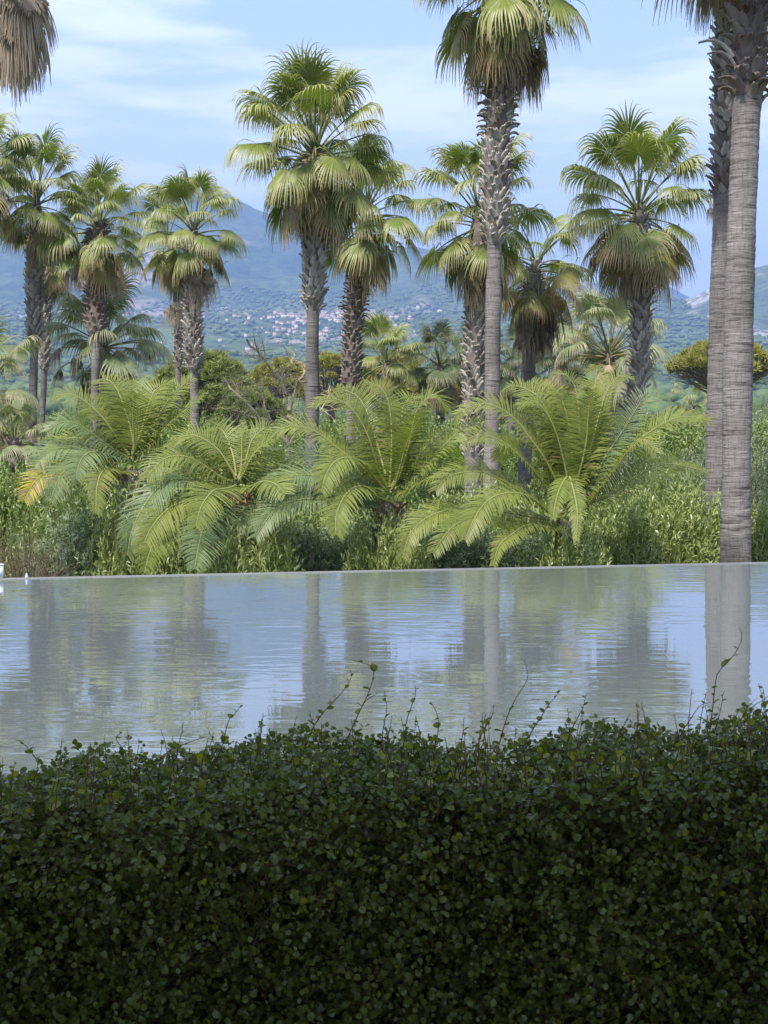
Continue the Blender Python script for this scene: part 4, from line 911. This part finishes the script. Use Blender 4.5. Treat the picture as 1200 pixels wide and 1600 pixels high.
def bare_tree():
    Y = 62; foot = at(447, 700, Y); foot.z = GZ
    T = thing('bare_tree', 'leafless twisting tree with yellowish bark left of the silvery palm', 'tree', foot)
    rs = np.random.RandomState(4); b = Buf(); tw = Buf()
    mains = [([(447, 720), (448, 680), (449, 640), (440, 600), (420, 570), (398, 545), (386, 532)], .13), ([(449, 640), (462, 610), (470, 592), (488, 588)], .09), ([(447, 690), (420, 662), (385, 632), (365, 610), (350, 596)], .09),
             ([(420, 662), (395, 652), (372, 642), (352, 640)], .05), ([(449, 650), (470, 668), (485, 690)], .06), ([(440, 600), (452, 575), (460, 556)], .05), ([(420, 570), (405, 560), (380, 556)], .03), ([(447, 700), (475, 660), (500, 640), (515, 612)], .05),
             ([(430, 672), (415, 640), (408, 615), (395, 590)], .05), ([(385, 632), (372, 612), (370, 590)], .035)]
    for pts, r in mains:
        C = [np.array(at(x, y, Y + rs.uniform(-.8, .8) if i else Y) - foot) for i, (x, y) in enumerate(pts)]; P, L = catmull(C, 14); P += rs.normal(0, .03, P.shape)
        b.tube(P, np.linspace(r, r * .35, 14), 6)
        for k in range(26):
            i = rs.randint(3, 14); p = P[i]; d = unit(np.array([rs.normal(0, 1), rs.normal(0, .6), rs.normal(.4, .7)])); q = [p]
            for _ in range(5): d = unit(d + rs.normal(0, .35, 3)); q.append(q[-1] + d * rs.uniform(.12, .28))
            tw.tube(q, np.linspace(r * .28, .005, 6), 4)
    ob('trunk', b.mesh('trunk', (M['bark_pale'],)), T); ob('twig', tw.mesh('twig', (M['bark_pale'],)), T, kind='stuff')
bare_tree()

# ------------------------------------------------------------------ hedge in front
def hedge():
    T = thing('hedge', 'dark clipped hedge of small round leaves along the near side of the pool', 'hedge', (0, 3.4, FLOOR + 0.05))
    off = np.array([0, 3.4, FLOOR + 0.05]); rs = np.random.RandomState(77)
    def top(x): return EYE - 3.72 * (interp_px([(-900, 1240), (0, 1238), (200, 1212), (400, 1188), (600, 1186), (800, 1188), (1000, 1168), (1200, 1142), (2000, 1140)], 600 + x / 3.72 * F) + 16 - 690 - 58 * (fbm(x * 4.1 + 40, x * 0 + 3, 4, 8) - .5)) / F
    XW = 1.7; ns = 12600; per = 17
    x = rs.uniform(-XW, XW, ns); tz = top(x)
    kindf = rs.rand(ns)
    y = np.where(kindf < 0.74, 3.30 + rs.exponential(.075, ns), rs.uniform(3.32, 3.78, ns)); y = np.clip(y, 3.27, 3.78)
    z = np.where(kindf < 0.74, tz - rs.uniform(0.0, 1.0, ns) * (tz + .58), tz - rs.exponential(.06, ns)); z = np.minimum(z, tz - .02)
    nzh = fbm(x * 4.5 + 9, z * 5.5 + 3, 3, 5) - .5; y = y - 0.16 * nzh * 2 * (kindf < .74)
    keep = ~((kindf < .74) & (fbm(x * 9 + 4, z * 11 + 7, 3, 15) < .40)); x, y, z, kindf, tz = x[keep], y[keep], z[keep], kindf[keep], tz[keep]; ns = len(x)
    p = np.stack([x, y, z], 1)
    front = np.where(kindf < 0.74, 1.0, 0.15)
    d = unit(np.stack([rs.normal(0, .7, ns), -0.55 * front + rs.normal(0, .35, ns), 0.35 + rs.normal(0, .5, ns) + (1 - front) * .5], 1))
    step = 0.0135; P = [p]; Dd = [d]
    for k in range(per):
        d = unit(d + rs.normal(0, .20, (ns, 3)) + np.array([0, 0, 0.0])); P.append(P[-1] + d * step); Dd.append(d)
    P = np.stack(P, 1); Dd = np.stack(Dd, 1)
    # keep the outline clipped: pull ends that stray above the top back down
    over = np.maximum(0, P[:, :, 2] - (top(P[:, :, 0]) + 0.03)); P[:, :, 2] -= over * .7
    # stems: thin three-sided tubes
    S = P[:, ::3]; m = S.shape[1]; r = np.linspace(.0013, .0006, m)[None, :, None]
    t0 = unit(S[:, -1] - S[:, 0]); u = unit(np.cross(t0, np.array([.3, .8, .5]))); w = np.cross(t0, u)
    ring = [S + r * (math.cos(a) * u[:, None] + math.sin(a) * w[:, None]) for a in (0, 2.094, 4.189)]
    SV = np.stack(ring, 2); base = (np.arange(ns) * m * 3)[:, None, None] + (np.arange(m - 1) * 3)[None, :, None]
    jj = np.array([0, 1, 2])[None, None]; kk = np.array([1, 2, 0])[None, None]
    SQ = np.stack([base + jj, base + kk, base + 3 + kk, base + 3 + jj], -1).reshape(-1, 4)
    A = np.zeros((SV.size // 3, 3)); A[:, 1] = .5; A[:, 2] = 1
    ob('twig', mesh('hedge_twig', SV.reshape(-1, 3) - off, SQ, None, A, (M['hedge_twig'],)), T, kind='stuff')
    # leaves: two quads folded on the midrib
    LP = P[:, 1:].reshape(-1, 3); LD = Dd[:, 1:].reshape(-1, 3); n = len(LP)
    s = unit(np.cross(LD, unit(rs.normal(size=(n, 3)))))
    ax = unit(s + LD * .45 + rs.normal(0, .2, (n, 3)))
    nr = unit(np.cross(ax, np.cross(np.array([0, -.45, .9]) + rs.normal(0, .55, (n, 3)), ax)))
    wd = np.cross(ax, nr); L = (.0075 + .0115 * rs.rand(n) ** 1.3)[:, None]; W = L * rs.uniform(.36, .48, n)[:, None]
    b0 = LP + ax * .002; f = nr * W * rs.uniform(0.1, .5, (n, 1))
    V = np.stack([b0, b0 + ax * L * .28 + wd * W + f, b0 + ax * L * .72 + wd * W * .88 + f, b0 + ax * L, b0 + ax * L * .72 - wd * W * .88 + f, b0 + ax * L * .28 - wd * W + f], 1).reshape(-1, 3)
    k = np.arange(n) * 6; Q = np.concatenate([np.stack([k, k + 3, k + 2, k + 1], 1), np.stack([k, k + 5, k + 4, k + 3], 1)])
    A = np.zeros((n, 6, 3)); A[:, :, 1] = (rs.rand(n) ** 2.2)[:, None]
    ob('foliage', mesh('hedge_foliage', V - off, Q, None, A.reshape(-1, 3), (M['hedge'],), True), T, kind='stuff')
    # old dead leaves caught inside the hedge
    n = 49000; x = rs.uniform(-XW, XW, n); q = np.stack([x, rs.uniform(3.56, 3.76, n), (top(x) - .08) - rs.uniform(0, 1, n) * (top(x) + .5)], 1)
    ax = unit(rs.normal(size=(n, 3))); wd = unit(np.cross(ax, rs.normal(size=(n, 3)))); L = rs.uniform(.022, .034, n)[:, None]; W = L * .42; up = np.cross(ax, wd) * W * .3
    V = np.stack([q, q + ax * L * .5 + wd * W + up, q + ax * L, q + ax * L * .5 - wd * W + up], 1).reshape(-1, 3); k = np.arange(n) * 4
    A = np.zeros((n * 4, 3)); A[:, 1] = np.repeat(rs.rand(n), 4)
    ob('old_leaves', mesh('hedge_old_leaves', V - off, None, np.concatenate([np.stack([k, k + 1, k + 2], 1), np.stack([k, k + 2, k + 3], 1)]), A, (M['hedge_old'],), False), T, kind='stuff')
    # shoots that stand clear of the clipped top, each leaf a piece of its own
    lm = []
    for q in range(4):
        b = Buf(); L = .0155 * [1, .85, 1.12, .95][q]; W = L * [.46, .42, .40, .48][q]; f = W * [.25, .4, .15, .3][q]
        ring_ = [(0, 0), (.12, .55), (.35, .98), (.62, .97), (.86, .6), (1, 0)]
        V = [(u_ * L, 0, 0 if 0 < i < 5 else 0) for i, (u_, v) in enumerate(ring_)] + [(u_ * L, v * W, f * v) for u_, v in ring_[1:5]] + [(u_ * L, -v * W, f * v) for u_, v in ring_[1:5]]
        Qs = [(1, 2, 7, 6), (2, 3, 8, 7), (3, 4, 9, 8), (2, 1, 10, 11), (3, 2, 11, 12), (4, 3, 12, 13)]
        b.add(V, Qs, [(0, 1, 6), (4, 5, 9), (1, 0, 10), (5, 4, 13)], A=(0.0, .3 + .2 * q, 0)); lm.append(b.mesh('leaf', (M['hedge'],)))
    traced = [([(1108, 1150), (1112, 1105), (1115, 1078), (1122, 1048), (1138, 1030), (1156, 998), (1151, 978)], 3.35), ([(522, 1210), (530, 1190), (547, 1147), (570, 1097), (583, 1063), (581, 1043), (548, 1035)], 3.3),
              ([(472, 1180), (480, 1153), (500, 1117), (533, 1080), (547, 1057), (545, 1042)], 3.4), ([(628, 1180), (633, 1153), (638, 1123), (650, 1090), (648, 1072)], 3.4), ([(676, 1190), (678, 1167), (685, 1127), (672, 1092)], 3.3),
              ([(775, 1185), (780, 1160), (800, 1100), (825, 1060), (820, 1030)], 3.4), ([(815, 1170), (830, 1140), (855, 1100), (874, 1076)], 3.3), ([(885, 1165), (895, 1140), (912, 1108), (920, 1083)], 3.4), ([(1130, 1170), (1160, 1120), (1190, 1095), (1206, 1083)], 3.3),
              ([(40, 1240), (60, 1200), (35, 1165), (20, 1158)], 3.2), ([(330, 1200), (350, 1165), (362, 1130), (382, 1103)], 3.35), ([(190, 1215), (195, 1180), (180, 1150), (192, 1140)], 3.3), ([(230, 1210), (262, 1175), (290, 1160), (316, 1150)], 3.3),
              ([(600, 1190), (598, 1150), (604, 1110), (600, 1080)], 3.45), ([(740, 1180), (755, 1140), (770, 1110), (768, 1095)], 3.4), ([(1050, 1170), (1075, 1130), (1090, 1105), (1105, 1098)], 3.3), ([(960, 1170), (975, 1130), (985, 1110)], 3.4)]
    rr = random.Random(9)
    while len(traced) < 300:
        px = rr.uniform(-130, 1330); ty = float(interp_px([(-900, 1240), (0, 1238), (200, 1212), (400, 1188), (600, 1186), (800, 1188), (1000, 1168), (1200, 1142), (2000, 1140)], px)); hh = 12 + 66 * rr.random() ** 2.2; lean = rr.uniform(-26, 26)
        traced.append(([(px, ty + 45), (px + lean * .3, ty + 12), (px + lean * .75, ty - hh * .6), (px + lean, ty - hh)], rr.uniform(3.1, 3.7)))
    nleaf = 0; LB = Buf(); lv = [(np.array([v.co[:] for v in m_.vertices]), [tuple(p_.vertices) for p_ in m_.polygons]) for m_ in lm]
    for pts, Y in traced:
        C = [np.array(at(x_, y_, Y)) - off for x_, y_ in pts]; o3 = C[0]; P_, L = catmull([c - o3 for c in C], 16)
        P_ += np.cumsum(rs.normal(0, .0009, P_.shape), 0)
        b = Buf(); b.tube(P_, np.linspace(.0015, .0006, 16), 5, A=(0, .5, 1))
        if rr.random() < .5:
            q = [P_[8]]; dq = unit(P_[9] - P_[7] + rs.normal(0, .02, 3))
            for _ in range(4): dq = unit(dq + rs.normal(0, .2, 3)); q.append(q[-1] + dq * .012)
            b.tube(q, np.linspace(.0009, .0005, 5), 4, A=(0, .5, 1))
        sh = ob('shoot', b.mesh('shoot', (M['hedge_twig'],)), T, tuple(o3))
        cnt = max(4, int(L / .0135)); ph = rr.uniform(0, 6.28)
        for k in range(cnt):
            u_ = (k + .8) / (cnt + .1)
            if rr.random() < .12 + .25 * (u_ > .5): continue
            i = min(15, int(u_ * 15)); p3 = P_[i]; ph += 2.4 + rr.uniform(-.5, .5)
            el_ = rr.uniform(.0, .95); sc = rr.uniform(.7, 1.3) * (1 if u_ < .85 else .6); rot = (rr.uniform(-.8, .8), -el_, ph); q_ = rr.randrange(4)
            if nleaf < 300: ob('leaf', lm[q_], sh, tuple(p3), rot, sc); nleaf += 1
            else:
                Mx = np.array(Matrix.LocRotScale(Vector(p3 + o3), __import__('mathutils').Euler(rot), Vector((sc,) * 3))); vv = lv[q_][0] @ Mx[:3, :3].T + Mx[:3, 3]
                fq = [f for f in lv[q_][1] if len(f) == 4]; ft = [f for f in lv[q_][1] if len(f) == 3]
                LB.add(vv, fq, ft, A=(0.0, rr.random(), 0))
    ob('shoot_leaves', LB.mesh('shoot_leaves', (M['hedge'],)), T, kind='stuff')
hedge()

# ------------------------------------------------------------------ haze
def haze():
    m, g, out = new_mat('haze'); pv = g.new('ShaderNodeVolumePrincipled')
    pv.inputs['Color'].default_value = (*HAZE_COLOR, 1); pv.inputs['Density'].default_value = HAZE_DENSITY; pv.inputs['Anisotropy'].default_value = 0.0
    g.link(pv.outputs[0], out.inputs['Volume'])
    b = Buf(); box_buf(b, -6700, 6700, -6700, 9700, GZ - 3.5, 1180); o = ob('haze', b.mesh('haze', (m,), False), kind='stuff')
    o.visible_shadow = True; tag(o, 'pale blue summer haze in the air over the plain and mountains', 'haze')
haze()
